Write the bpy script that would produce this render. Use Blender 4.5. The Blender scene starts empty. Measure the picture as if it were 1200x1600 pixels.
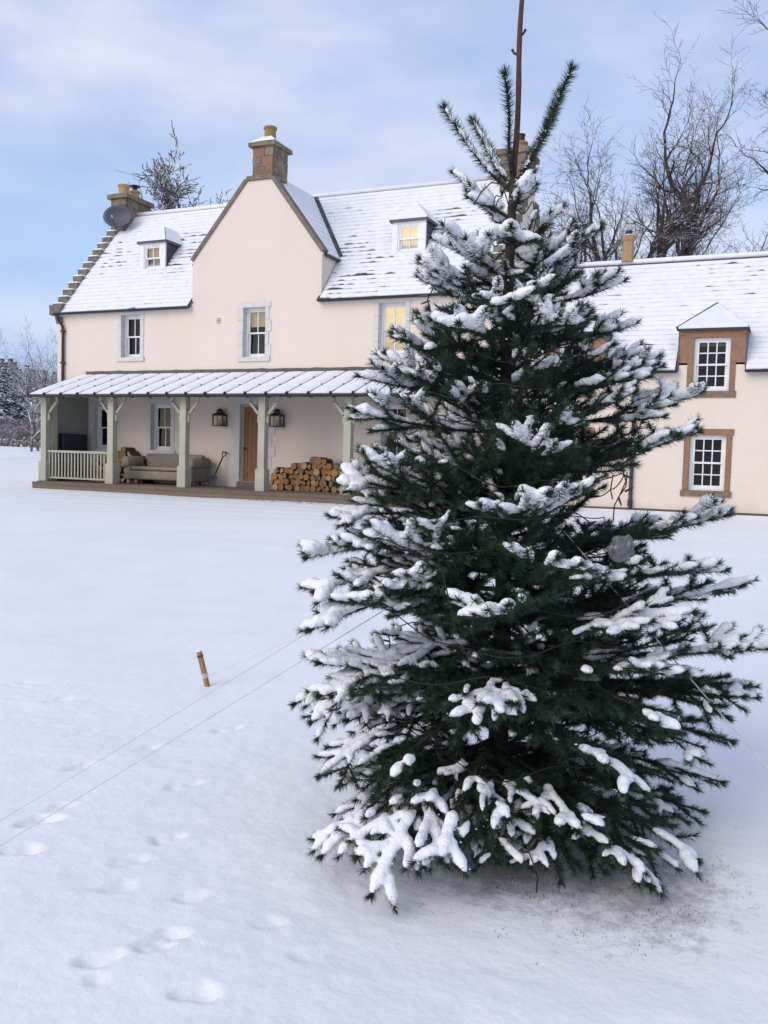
import bpy, math, random
import numpy as np
from mathutils import Vector, Matrix, noise
R = math.radians
random.seed(7)
rng = np.random.default_rng(11)
scene = bpy.context.scene
COL = scene.collection

# ------------------------------------------------------------------ camera
# X runs along the house front, Y away towards the house, Z up; the viewer stands at the origin
EYE = Vector((0, 0, 1.6))
_p, _r, _y = R(-3.436), R(1.6586), R(24.016)
_right = Vector((math.cos(_y), math.sin(_y), 0)); _fwd = Vector((-math.sin(_y), math.cos(_y), 0)); _up = Vector((0, 0, 1))
CF = _fwd*math.cos(_p) + _up*math.sin(_p); _u2 = _up*math.cos(_p) - _fwd*math.sin(_p)
CR = _right*math.cos(_r) + _u2*math.sin(_r); CU = _u2*math.cos(_r) - _right*math.sin(_r)
FPX = 1400.0
cam_d = bpy.data.cameras.new('camera'); cam = bpy.data.objects.new('camera', cam_d); COL.objects.link(cam)
cam.matrix_world = Matrix(((CR.x, CU.x, -CF.x, EYE.x), (CR.y, CU.y, -CF.y, EYE.y), (CR.z, CU.z, -CF.z, EYE.z), (0, 0, 0, 1)))
cam_d.sensor_fit = 'VERTICAL'; cam_d.sensor_height = 24; cam_d.lens = 24*FPX/1600
cam_d.clip_start = 0.05; cam_d.clip_end = 3000
scene.camera = cam

# ------------------------------------------------------------------ world and sun
SUN_EL, SUN_AZ = R(32), R(205)     # azimuth measured from +Y clockwise: behind the viewer, a little to the left
world = bpy.data.worlds.new('World'); scene.world = world; world.use_nodes = True
nt = world.node_tree; nt.nodes.clear()
def N(t, ty, **k):
    n = t.nodes.new(ty)
    for a, v in k.items(): setattr(n, a, v)
    return n
out = N(nt, 'ShaderNodeOutputWorld'); bg = N(nt, 'ShaderNodeBackground'); bg.inputs['Strength'].default_value = 0.084
sky = N(nt, 'ShaderNodeTexSky', sky_type='NISHITA', sun_disc=False)
sky.sun_elevation = SUN_EL; sky.sun_rotation = SUN_AZ; sky.air_density = 1.0; sky.dust_density = 1.5; sky.ozone_density = 1.5
tc = N(nt, 'ShaderNodeTexCoord'); mp = N(nt, 'ShaderNodeMapping'); mp.inputs['Scale'].default_value = (1.0, 1.0, 2.6); mp.inputs['Location'].default_value = (0.35, 0.1, 0.2)
nz = N(nt, 'ShaderNodeTexNoise'); nz.inputs['Scale'].default_value = 2.3; nz.inputs['Detail'].default_value = 5; nz.inputs['Roughness'].default_value = .45
nz2 = N(nt, 'ShaderNodeTexNoise'); nz2.inputs['Scale'].default_value = 4.2; nz2.inputs['Detail'].default_value = 4
rp = N(nt, 'ShaderNodeValToRGB'); rp.color_ramp.elements[0].position = .34; rp.color_ramp.elements[1].position = .58
rp.color_ramp.elements[0].color = (.38, .38, .38, 1); rp.color_ramp.elements[1].color = (.95, .95, .95, 1)
cc = N(nt, 'ShaderNodeValToRGB'); cc.color_ramp.elements[0].position = .35; cc.color_ramp.elements[1].position = .68
cc.color_ramp.elements[0].color = (4.5, 5.7, 8.6, 1); cc.color_ramp.elements[1].color = (7.7, 8.2, 9.7, 1)
gain = N(nt, 'ShaderNodeMix', data_type='RGBA', blend_type='MULTIPLY'); gain.inputs[0].default_value = 1; gain.inputs[7].default_value = (2.1, 2.15, 2.3, 1)
mx = N(nt, 'ShaderNodeMix', data_type='RGBA')
L = nt.links.new
L(tc.outputs['Generated'], mp.inputs['Vector']); L(mp.outputs[0], nz.inputs['Vector']); L(mp.outputs[0], nz2.inputs['Vector'])
L(nz.outputs['Fac'], rp.inputs[0]); L(nz2.outputs['Fac'], cc.inputs[0])
L(sky.outputs[0], gain.inputs[6])
L(rp.outputs[0], mx.inputs[0]); L(gain.outputs[2], mx.inputs[6]); L(cc.outputs[0], mx.inputs[7])
L(mx.outputs[2], bg.inputs['Color']); L(bg.outputs[0], out.inputs[0])
sun_d = bpy.data.lights.new('sun', 'SUN'); sun_d.energy = 1.15; sun_d.angle = R(45); sun_d.color = (1, .89, .78)
sun = bpy.data.objects.new('sun', sun_d); COL.objects.link(sun)
_sd = Vector((math.sin(SUN_AZ)*math.cos(SUN_EL), math.cos(SUN_AZ)*math.cos(SUN_EL), math.sin(SUN_EL)))
sun.rotation_euler = _sd.to_track_quat('Z', 'Y').to_euler(); sun.location = (0, -10, 30)
vs = scene.view_settings; vs.view_transform = 'Standard'; vs.look = 'None'; vs.exposure = 0.25; vs.gamma = 1; vs.use_curve_mapping = False

# ------------------------------------------------------------------ helpers
def pix(x, y, dep):              # a point seen at (x, y) of the photograph at that depth in metres
    return EYE + (CF*FPX + CR*(x-600) - CU*(y-800))*(dep/FPX)
def g0(Y):                       # the lie of the land
    return .03*Y if Y < 20 else .6 + .042*(Y-20) - .00009*max(0, Y-48)**2
def pixg(x, y):                  # the ground point seen at (x, y)
    d = CF*FPX + CR*(x-600) - CU*(y-800)
    t = 1.6/(-d.z + .03*d.y); return EYE + d*t
ORG = {}
def mat(name, col, rough=.7, col2=None, scale=4, detail=4, bump=0, bscale=40, spec=.3, ramp=(.35, .65), metal=0, stretch=None, emit=None, coat=0):
    m = bpy.data.materials.new(name); m.use_nodes = True; t = m.node_tree; b = t.nodes['Principled BSDF']
    b.inputs['Roughness'].default_value = rough; b.inputs['Specular IOR Level'].default_value = spec; b.inputs['Metallic'].default_value = metal
    b.inputs['Base Color'].default_value = (*col, 1); b.inputs['Coat Weight'].default_value = coat
    co = N(t, 'ShaderNodeTexCoord'); src = co.outputs['Object']
    if stretch:
        mm = N(t, 'ShaderNodeMapping'); mm.inputs['Scale'].default_value = stretch; t.links.new(src, mm.inputs[0]); src = mm.outputs[0]
    if col2:
        n = N(t, 'ShaderNodeTexNoise'); n.inputs['Scale'].default_value = scale; n.inputs['Detail'].default_value = detail; n.inputs['Roughness'].default_value = .6
        r = N(t, 'ShaderNodeValToRGB'); r.color_ramp.elements[0].position, r.color_ramp.elements[1].position = ramp
        r.color_ramp.elements[0].color = (*col, 1); r.color_ramp.elements[1].color = (*col2, 1)
        t.links.new(src, n.inputs['Vector']); t.links.new(n.outputs['Fac'], r.inputs[0]); t.links.new(r.outputs[0], b.inputs['Base Color'])
    if bump:
        n2 = N(t, 'ShaderNodeTexNoise'); n2.inputs['Scale'].default_value = bscale; n2.inputs['Detail'].default_value = 4
        bp = N(t, 'ShaderNodeBump'); bp.inputs['Strength'].default_value = bump; bp.inputs['Distance'].default_value = .02
        t.links.new(src, n2.inputs['Vector']); t.links.new(n2.outputs['Fac'], bp.inputs['Height']); t.links.new(bp.outputs[0], b.inputs['Normal'])
    if emit:
        b.inputs['Emission Color'].default_value = (*emit[:3], 1); b.inputs['Emission Strength'].default_value = emit[3]
    return m
def add_up_snow(m, lo=.25, hi=.6, nscale=6, amount=.5):      # snow lying on the upward faces of rough things
    t = m.node_tree; b = t.nodes['Principled BSDF']
    geo = N(t, 'ShaderNodeNewGeometry'); sx = N(t, 'ShaderNodeSeparateXYZ'); t.links.new(geo.outputs['Normal'], sx.inputs[0])
    n = N(t, 'ShaderNodeTexNoise'); n.inputs['Scale'].default_value = nscale; n.inputs['Detail'].default_value = 3; t.links.new(geo.outputs['Position'], n.inputs['Vector'])
    a = N(t, 'ShaderNodeMath', operation='MULTIPLY_ADD'); a.inputs[1].default_value = amount; t.links.new(n.outputs['Fac'], a.inputs[0]); t.links.new(sx.outputs['Z'], a.inputs[2])
    r = N(t, 'ShaderNodeMapRange'); r.inputs['From Min'].default_value = lo+amount*.5; r.inputs['From Max'].default_value = hi+amount*.5; t.links.new(a.outputs[0], r.inputs[0])
    mx = N(t, 'ShaderNodeMix', data_type='RGBA'); mx.inputs[7].default_value = (.84, .86, .9, 1)
    src = b.inputs['Base Color'].links
    if src: t.links.new(src[0].from_socket, mx.inputs[6])
    else: mx.inputs[6].default_value = b.inputs['Base Color'].default_value
    t.links.new(r.outputs[0], mx.inputs[0]); t.links.new(mx.outputs[2], b.inputs['Base Color'])
    return m
class MB:
    def __init__(s): s.v = []; s.f = []; s.m = []
    def add(s, vs, fs, mi=0):
        o = len(s.v); s.v += [tuple(q) for q in vs]; s.f += [tuple(i+o for i in f) for f in fs]; s.m += [mi]*len(fs)
    def box(s, a, b, mi=0):
        (x0, y0, z0), (x1, y1, z1) = a, b
        s.add([(x0,y0,z0),(x1,y0,z0),(x1,y1,z0),(x0,y1,z0),(x0,y0,z1),(x1,y0,z1),(x1,y1,z1),(x0,y1,z1)],
              [(0,3,2,1),(4,5,6,7),(0,1,5,4),(1,2,6,5),(2,3,7,6),(3,0,4,7)], mi); return s
    def bar(s, p, q, w, h, mi=0, upv=(0, 0, 1)):
        p = Vector(p); q = Vector(q); d = (q-p).normalized(); u = Vector(upv)
        if abs(d.dot(u)) > .98: u = Vector((0, 1, 0))
        sd = d.cross(u).normalized(); u = sd.cross(d)
        vs = [c + sd*a*w/2 + u*b*h/2 for c in (p, q) for a, b in ((-1,-1),(1,-1),(1,1),(-1,1))]
        s.add(vs, [(0,1,2,3),(7,6,5,4),(0,4,5,1),(1,5,6,2),(2,6,7,3),(3,7,4,0)], mi); return s
    def tube(s, pts, rad, n=8, cap=True, mi=0, flat=1.0):
        pts = [Vector(p) for p in pts]; k = len(pts)
        if not hasattr(rad, '__len__'): rad = [rad]*k
        vs = []; ref = None
        for i, p in enumerate(pts):
            t = (pts[min(i+1, k-1)] - pts[max(i-1, 0)]); t = t.normalized() if t.length > 1e-9 else Vector((0, 0, 1))
            if ref is None:
                ref = Vector((0, 0, 1)) if abs(t.z) < .9 else Vector((1, 0, 0))
            sd = t.cross(ref).normalized(); u = sd.cross(t); ref = u
            for j in range(n):
                a = 2*math.pi*j/n; vs.append(p + (sd*math.cos(a) + u*math.sin(a)*flat)*rad[i])
        fs = [(i*n+j, i*n+(j+1) % n, (i+1)*n+(j+1) % n, (i+1)*n+j) for i in range(k-1) for j in range(n)]
        if cap: fs += [tuple(range(n-1, -1, -1)), tuple((k-1)*n+j for j in range(n))]
        s.add(vs, fs, mi); return s
    def lathe(s, c, prof, n=16, mi=0):                        # profile of (radius, height)
        c = Vector(c); vs = [c + Vector((r*math.cos(2*math.pi*j/n), r*math.sin(2*math.pi*j/n), h)) for r, h in prof for j in range(n)]
        k = len(prof); fs = [(i*n+j, i*n+(j+1) % n, (i+1)*n+(j+1) % n, (i+1)*n+j) for i in range(k-1) for j in range(n)]
        fs += [tuple(range(n-1, -1, -1)), tuple((k-1)*n+j for j in range(n))]
        s.add(vs, fs, mi); return s
    def prism(s, poly, d, mi=0):                              # polygon of 3-D points extruded along d
        n = len(poly); d = Vector(d); a = [Vector(p) for p in poly]; b = [p+d for p in a]
        s.add(a+b, [tuple(range(n-1, -1, -1)), tuple(range(n, 2*n))] + [(i, (i+1) % n, n+(i+1) % n, n+i) for i in range(n)], mi); return s
    def build(s, name, m, parent=None, smooth=False, origin=None, fix=True):
        me = bpy.data.meshes.new(name); o = bpy.data.objects.new(name, me); COL.objects.link(o)
        org = Vector(ORG[parent.name]) if parent else Vector(origin or (0, 0, 0))
        me.from_pydata([(v[0]-org.x, v[1]-org.y, v[2]-org.z) for v in s.v], [], s.f)
        for q in (m if isinstance(m, (list, tuple)) else [m]): me.materials.append(q)
        if isinstance(m, (list, tuple)): me.polygons.foreach_set('material_index', s.m)
        if smooth: me.polygons.foreach_set('use_smooth', [True]*len(me.polygons))
        if fix:
            import bmesh
            bm = bmesh.new(); bm.from_mesh(me); bmesh.ops.recalc_face_normals(bm, faces=bm.faces); bm.to_mesh(me); bm.free()
        me.update()
        if parent: o.parent = parent
        else: o.location = org
        ORG[o.name] = tuple(org); return o
def np_mesh(name, V, F, m, parent=None, smooth=False, origin=(0, 0, 0)):      # equal-sided faces from numpy arrays
    org = np.array(ORG[parent.name] if parent else origin, float); V = np.asarray(V, float) - org; F = np.asarray(F, np.int32)
    me = bpy.data.meshes.new(name); k = F.shape[1]
    me.vertices.add(len(V)); me.vertices.foreach_set('co', V.astype(np.float32).ravel())
    me.loops.add(F.size); me.loops.foreach_set('vertex_index', F.ravel())
    me.polygons.add(len(F)); me.polygons.foreach_set('loop_start', np.arange(0, F.size, k, dtype=np.int32))
    try: me.polygons.foreach_set('loop_total', np.full(len(F), k, np.int32))
    except Exception: pass
    if smooth: me.polygons.foreach_set('use_smooth', np.ones(len(F), bool))
    me.materials.append(m); me.update(calc_edges=True); me.validate()
    o = bpy.data.objects.new(name, me); COL.objects.link(o)
    if parent: o.parent = parent
    else: o.location = tuple(org)
    ORG[o.name] = tuple(org); return o
def tag(o, label=None, cat=None, group=None, kind=None):
    if label: o['label'] = label
    if cat: o['category'] = cat
    if group: o['group'] = group
    if kind: o['kind'] = kind
    return o
def thing(name, loc, label, cat, group=None):
    o = bpy.data.objects.new(name, None); o.empty_display_size = .2; o.location = loc; COL.objects.link(o); ORG[o.name] = tuple(loc)
    return tag(o, label, cat, group)
def inst(src, parent, loc, rot=None, scale=None):             # a copy that shares mesh data; loc in world
    c = src.copy(); COL.objects.link(c); c.parent = parent
    o = Vector(ORG[parent.name]) if parent else Vector((0, 0, 0)); c.location = Vector(loc)-o
    if rot is not None: c.rotation_euler = rot
    if scale is not None: c.scale = scale
    ORG[c.name] = ORG[parent.name] if parent else tuple(loc); return c
def part_at(name, mb, m, parent, loc, rot=None, smooth=False, scale=None):      # mesh modelled round its own zero, placed at loc
    me = bpy.data.meshes.new(name); me.from_pydata(mb.v, [], mb.f)
    for q in (m if isinstance(m, (list, tuple)) else [m]): me.materials.append(q)
    if isinstance(m, (list, tuple)): me.polygons.foreach_set('material_index', mb.m)
    if smooth: me.polygons.foreach_set('use_smooth', [True]*len(me.polygons))
    me.update(); o = bpy.data.objects.new(name, me); COL.objects.link(o)
    if parent: o.parent = parent; o.location = Vector(loc)-Vector(ORG[parent.name])
    else: o.location = loc
    if rot is not None: o.rotation_euler = rot
    if scale is not None: o.scale = scale
    ORG[o.name] = ORG[parent.name] if parent else tuple(loc); return o
def fbm(x, y, z=0, o=4):
    return noise.fractal(Vector((x, y, z)), 1.0, 2.0, o)

# ------------------------------------------------------------------ materials
M = {}
M['snow'] = mat('snow', (.885, .885, .895), .7, (.83, .835, .855), 3, 5, .38, 95, .15)
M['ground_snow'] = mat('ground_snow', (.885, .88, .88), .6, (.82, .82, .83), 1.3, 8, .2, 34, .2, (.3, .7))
M['roof_snow'] = mat('roof_snow', (.86, .855, .87), .65, (.78, .78, .80), 5, 5, .3, 30, .2)
M['render'] = mat('cream_lime_render', (.735, .642, .535), .92, (.76, .652, .575), .55, 6, .6, 26, .12, (.3, .7))
def weather(m):                                                       # rain streaks and old repairs in the limewash
    t = m.node_tree; b = t.nodes['Principled BSDF']; src = b.inputs['Base Color'].links[0].from_socket; geo = N(t, 'ShaderNodeNewGeometry')
    for sc_, nsc, lo, hi, amt, colr in (((.9, 1, .30), 1.1, .50, .78, .26, (.56, .51, .43)), ((1, 1, 1), .9, .60, .72, .5, (.80, .72, .62)), ((1, 1, 1), 2.3, .68, .78, .45, (.62, .42, .30)), ((1, 1, 1.6), 9, .60, .8, .22, (.52, .45, .38))):
        mp_ = N(t, 'ShaderNodeMapping'); mp_.inputs['Scale'].default_value = sc_; n_ = N(t, 'ShaderNodeTexNoise'); n_.inputs['Scale'].default_value = nsc; n_.inputs['Detail'].default_value = 7; n_.inputs['Roughness'].default_value = .6
        r_ = N(t, 'ShaderNodeMapRange', interpolation_type='SMOOTHSTEP'); r_.inputs['From Min'].default_value = lo; r_.inputs['From Max'].default_value = hi; r_.inputs['To Max'].default_value = amt
        x_ = N(t, 'ShaderNodeMix', data_type='RGBA'); x_.inputs[7].default_value = (*colr, 1)
        t.links.new(geo.outputs['Position'], mp_.inputs[0]); t.links.new(mp_.outputs[0], n_.inputs['Vector']); t.links.new(n_.outputs['Fac'], r_.inputs[0]); t.links.new(r_.outputs[0], x_.inputs[0]); t.links.new(src, x_.inputs[6]); src = x_.outputs[2]
    t.links.new(src, b.inputs['Base Color'])
weather(M['render'])
M['end_render'] = mat('grey_green_paint', (.30, .31, .27), .8, (.26, .27, .24), 2, 4, .1, 20, .2)
M['margin'] = mat('white_stone_paint', (.66, .635, .60), .8, (.60, .58, .55), 5, 4, .2, 30, .25)
M['white'] = mat('white_window_paint', (.80, .80, .79), .4, (.74, .74, .73), 9, 3, 0, 10, .4)
M['slate'] = mat('dark_slate', (.035, .037, .045), .6, (.075, .075, .085), 3, 4, .3, 30, .4)
M['stone'] = add_up_snow(mat('weathered_stone', (.13, .12, .10), .9, (.24, .21, .17), 6, 6, .8, 14, .2), .6, .9)
M['chimney'] = mat('lichen_chimney_stone', (.14, .12, .095), .95, (.30, .235, .17), 4.5, 6, .9, 12, .15)
M['red_stone'] = mat('red_chimney_stone', (.30, .16, .11), .95, (.21, .15, .11), 6, 5, .8, 14, .15)
M['coping'] = mat('brown_coping_stone', (.17, .135, .11), .9, (.25, .20, .165), 4, 5, .5, 18, .2)
M['sandstone'] = mat('orange_sandstone', (.32, .18, .105), .85, (.24, .145, .095), 5, 6, .4, 25, .2)
M['sill_stone'] = mat('dirty_sill_stone', (.25, .18, .12), .9, (.17, .13, .09), 12, 5, .5, 25, .2)
M['gutter'] = mat('dark_gutter_paint', (.018, .02, .028), .45, (.03, .03, .04), 6, 3, 0, 10, .4)
M['pipe'] = mat('dark_downpipe_paint', (.035, .025, .03), .5, (.05, .04, .045), 8, 3, 0, 10, .4)
M['lead'] = mat('dull_lead', (.085, .08, .085), .65, (.13, .12, .12), 7, 4, .3, 20, .4)
M['sage'] = mat('sage_green_paint', (.43, .41, .32), .6, (.375, .365, .285), 3, 4, .08, 30, .35)
M['deck'] = mat('worn_deck_wood', (.15, .115, .085), .8, (.22, .17, .125), 6, 5, .4, 25, .2, stretch=(1, 8, 8))
M['door'] = mat('oak_door_wood', (.30, .145, .06), .5, (.22, .10, .045), 5, 5, .15, 30, .35, stretch=(9, 9, .8))
M['black'] = mat('black_iron', (.015, .016, .018), .45, (.025, .025, .028), 9, 3, .1, 40, .4)
M['clay'] = mat('buff_clay_pot', (.45, .29, .15), .85, (.36, .235, .13), 7, 4, .3, 25, .2)
M['clay2'] = mat('mossy_clay_pot', (.25, .185, .06), .9, (.35, .20, .10), 9, 5, .4, 25, .15)
M['sofa'] = mat('taupe_sofa_cloth', (.235, .205, .16), .95, (.28, .245, .195), 5, 4, .25, 60, .1)
M['navy'] = mat('navy_cover', (.012, .018, .032), .5, (.02, .027, .045), 3, 3, .1, 20, .4)
M['bark'] = mat('log_bark', (.075, .055, .045), .95, (.14, .105, .085), 18, 4, .8, 30, .1)
M['bark_dark'] = mat('dark_log_bark', (.03, .028, .03), .95, (.06, .055, .05), 18, 4, .8, 30, .1)
for i, c in enumerate(((.42, .23, .10), (.34, .20, .105), (.27, .17, .10), (.48, .32, .19), (.36, .17, .065))):
    M['end%d' % i] = mat('cut_wood_%s' % 'abcde'[i], c, .85, tuple(q*.72 for q in c), 22, 4, .3, 40, .15)
M['rope'] = mat('pale_guy_rope', (.66, .64, .58), .8, (.58, .56, .5), 60, 2)
M['stake'] = mat('pale_stake_wood', (.42, .24, .11), .75, (.30, .17, .08), 14, 4, .2, 50, .25, stretch=(6, 6, 1))
M['trunk'] = mat('fir_bark', (.068, .056, .047), .95, (.045, .038, .033), 30, 4, .6, 60, .1)
M['leader'] = mat('leader_bark', (.11, .055, .042), .85, (.07, .04, .034), 40, 4, .3, 80, .2)
M['wire'] = mat('dark_wire', (.012, .016, .014), .5)
M['bulb'] = mat('dark_bulb', (.03, .025, .022), .3, spec=.5)
M['tree_bark'] = add_up_snow(mat('bare_tree_bark', (.055, .045, .042), .95, (.09, .073, .067), 3, 4, .4, 12, .1), .45, .8, 5, .5)
M['twig'] = add_up_snow(mat('bare_twig', (.072, .056, .052), .95, (.11, .088, .082), 2, 3), .45, .85, 3, .8)
M['snowy_bark'] = add_up_snow(mat('snow_caked_bark', (.085, .075, .06), .95, (.12, .105, .085), 3, 4, .4, 12, .1), -.05, .35, 5, .6)
M['scrub'] = add_up_snow(mat('brown_scrub', (.11, .085, .085), .95, (.17, .13, .125), 1.5, 3), .4, .8, 2, .8)
M['far_conifer'] = add_up_snow(mat('far_conifer_needles', (.04, .055, .05), .9, (.075, .09, .085), 1, 3), .5, .95, 2, .7)
M['earth'] = mat('brown_grass_bank', (.10, .08, .07), .95, (.16, .13, .11), .4, 5)
M['grass'] = mat('winter_grass', (.065, .055, .03), .9, (.035, .045, .02), 20, 3)
M['room'] = mat('dark_room', (.03, .032, .036), .9)
M['net'] = mat('grey_blind_cloth', (.36, .35, .33), .9, (.30, .29, .28), 3, 2)
M['sand_blind'] = mat('sand_blind_cloth', (.52, .44, .30), .9, (.46, .39, .27), 3, 2, emit=(1, .78, .42, .22))
M['dish'] = mat('grey_dish_paint', (.06, .068, .085), .5, (.075, .083, .1), 4, 2, 0, 10, .4)
M['alu'] = mat('dull_aluminium', (.35, .35, .36), .4, metal=.7)
M['pottery'] = mat('pale_pottery', (.5, .48, .45), .4)
def lit_mat():
    m = mat('lit_blind', (.7, .6, .4), .9); t = m.node_tree; b = t.nodes['Principled BSDF']
    co = N(t, 'ShaderNodeTexCoord'); sp = N(t, 'ShaderNodeSeparateXYZ'); t.links.new(co.outputs['Generated'], sp.inputs[0])
    n = N(t, 'ShaderNodeTexNoise'); n.inputs['Scale'].default_value = 2.2; t.links.new(co.outputs['Generated'], n.inputs['Vector'])
    a = N(t, 'ShaderNodeMath', operation='MULTIPLY_ADD'); a.inputs[1].default_value = .5; t.links.new(n.outputs['Fac'], a.inputs[0]); t.links.new(sp.outputs['Z'], a.inputs[2])
    r = N(t, 'ShaderNodeValToRGB'); e = r.color_ramp.elements; e[0].position = .35; e[0].color = (.50, .40, .26, 1); e[1].position = 1.05; e[1].color = (1, .78, .44, 1)
    q = r.color_ramp.elements.new(.8); q.color = (1, .84, .56, 1)
    t.links.new(a.outputs[0], r.inputs[0]); t.links.new(r.outputs[0], b.inputs['Emission Color']); b.inputs['Emission Strength'].default_value = .75
    b.inputs['Base Color'].default_value = (.3, .25, .18, 1)
    return m
M['lit'] = lit_mat()
def glass_mat(name, tint, refl=.5):
    m = bpy.data.materials.new(name); m.use_nodes = True; t = m.node_tree; t.nodes.clear()
    o = N(t, 'ShaderNodeOutputMaterial'); mix = N(t, 'ShaderNodeMixShader'); tr = N(t, 'ShaderNodeBsdfTransparent'); gl = N(t, 'ShaderNodeBsdfGlossy'); fr = N(t, 'ShaderNodeFresnel')
    gl.inputs['Roughness'].default_value = .04; tr.inputs[0].default_value = (*tint, 1); fr.inputs[0].default_value = 1.5
    nn = N(t, 'ShaderNodeTexNoise'); nn.inputs['Scale'].default_value = 2.5; bb = N(t, 'ShaderNodeBump'); bb.inputs['Strength'].default_value = .02; bb.inputs['Distance'].default_value = .05
    t.links.new(nn.outputs['Fac'], bb.inputs['Height']); t.links.new(bb.outputs[0], gl.inputs['Normal'])
    t.links.new(fr.outputs[0], mix.inputs[0]); t.links.new(tr.outputs[0], mix.inputs[1]); t.links.new(gl.outputs[0], mix.inputs[2]); t.links.new(mix.outputs[0], o.inputs[0])
    return m
M['glass'] = glass_mat('window_glass', (.8, .82, .82))
def needle_mat():
    m = mat('fir_needles', (.018, .042, .022), .55, spec=.35); t = m.node_tree; b = t.nodes['Principled BSDF']
    at = N(t, 'ShaderNodeAttribute', attribute_name='tone')
    r = N(t, 'ShaderNodeValToRGB'); e = r.color_ramp.elements
    e[0].color = (.010, .026, .016, 1); e[1].color = (.060, .095, .040, 1); e[1].position = 1
    q = e.new(.6); q.color = (.022, .052, .030, 1)
    t.links.new(at.outputs['Fac'], r.inputs[0]); t.links.new(r.outputs[0], b.inputs['Base Color'])
    return m
M['needle'] = needle_mat()

# ------------------------------------------------------------------ ground
TB = Vector((-1.03, 3.50, 0)); TB.z = g0(3.5)            # foot of the fir
prints = []                                              # (x, y, heading, length, width, depth)
def fp(px, py, ang, l=.26, w=.11, d=.035):
    p = pixg(px, py); prints.append((p.x, p.y, ang, l*.5, w*.6, d*.36))
for a in ((62, 1285, .9, .30, .13, .05), (35, 1332, .6, .26, .11, .045), (128, 1195, 1.2, .27, .10, .035), (155, 1502, .8, .24, .10, .05), (152, 1532, 1.0, .1, .09, .03),
          (238, 1478, .5, .20, .10, .04), (262, 1462, .7, .20, .10, .04), (308, 1552, .4, .22, .12, .045), (190, 1385, .9, .22, .12, .025), (298, 1402, .7, .20, .10, .022),
          (355, 1138, 1.1, .3, .13, .03), (285, 1228, 1.0, .32, .12, .02), (200, 1345, .9, .24, .12, .02), (40, 1065, 1.2, .3, .14, .03),
          (95, 1090, 1.2, .3, .14, .02), (130, 1140, 1.1, .3, .13, .02), (1130, 945, 1.2, .3, .14, .02), 
          (260, 1310, .9, .24, .12, .03), (95, 1262, .9, .2, .1, .03), (420, 1440, .7, .18, .1, .02), (232, 1165, 1.2, .24, .1, .02), (1180, 880, 1.2, .3, .14, .02), (480, 1490, .8, .2, .12, .015)): fp(*a)
def axis_vals(segs):
    v = []
    for a, b, n in segs: v += list(np.linspace(a, b, n, endpoint=False))
    return np.array(v + [segs[-1][1]])
gx = axis_vals([(-420, -120, 12), (-120, -30, 36), (-30, -8, 60), (-8, -4.2, 60), (-4.2, -1.0, 190), (-1.0, 1.6, 80), (1.6, 6, 40), (6, 30, 30), (30, 200, 12)])
gy = axis_vals([(-120, -20, 10), (-20, .6, 16), (.6, 1.6, 30), (1.6, 4.2, 150), (4.2, 6.2, 50), (6.2, 12, 60), (12, 22, 64), (22, 60, 60), (60, 420, 30)])
GX, GY = np.meshgrid(gx, gy)
GZ = np.vectorize(g0)(GY)
flat = [noise.noise(Vector((x*.35, y*.35, 0)))*.05 + noise.noise(Vector((x*1.7, y*1.7, 3)))*.012 + noise.noise(Vector((x*6, y*6, 5)))*.0045*(1 if abs(x) < 9 and y < 13 else 0)
        + noise.noise(Vector((x*17, y*17, 9)))*.0034*(1 if abs(x) < 5 and y < 7 else 0) for x, y in zip(GX.ravel(), GY.ravel())]
GZ = GZ + np.array(flat).reshape(GZ.shape)*np.where((GY > 13.5) & (GY < 30), .35, 1)
for i, (x, y, a, l, w, d) in enumerate(prints):
    dx = GX-x; dy = GY-y; u = dx*math.cos(a)+dy*math.sin(a); v = -dx*math.sin(a)+dy*math.cos(a)
    rr = np.sqrt((u/(l*.5))**2+(v/(w*.5))**2) + .18*np.sin(3*np.arctan2(v, u)+i)
    q_ = np.clip((1.3-rr)/.5, 0, 1); GZ -= d*1.25*q_*q_*(3-2*q_)*(1+.25*np.sin(u*60+i)*(rr < 1))
    GZ += d*.16*np.exp(-((rr-1.6)/.3)**2)
for yy, dep in ((16.1, .03), (16.75, .025), (14.7, .02), (15.3, .02)):     # tracks worn along the front of the house
    wob = .25*np.sin(GX*.23+yy)
    GZ -= dep*np.exp(-((GY-yy-wob)/.13)**2)*(np.abs(GX+6) < 24)
RM = np.hypot(GX-TB.x, GY-TB.y)
GZ -= .035*np.exp(-(RM/.65)**2)                              # thinner snow under the fir
ny, nx = GX.shape; idx = np.arange(ny*nx).reshape(ny, nx)
F = np.stack([idx[:-1, :-1], idx[:-1, 1:], idx[1:, 1:], idx[1:, :-1]], -1).reshape(-1, 4)
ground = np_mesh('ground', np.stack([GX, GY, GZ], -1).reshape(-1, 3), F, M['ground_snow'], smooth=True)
tag(ground, 'snow covered lawn and field sloping gently up to the house', None, None, 'structure')
def gz(x, y):
    j = min(max(int(np.searchsorted(gx, x)), 1), nx-1); i = min(max(int(np.searchsorted(gy, y)), 1), ny-1)
    return float(GZ[i, j])

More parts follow.
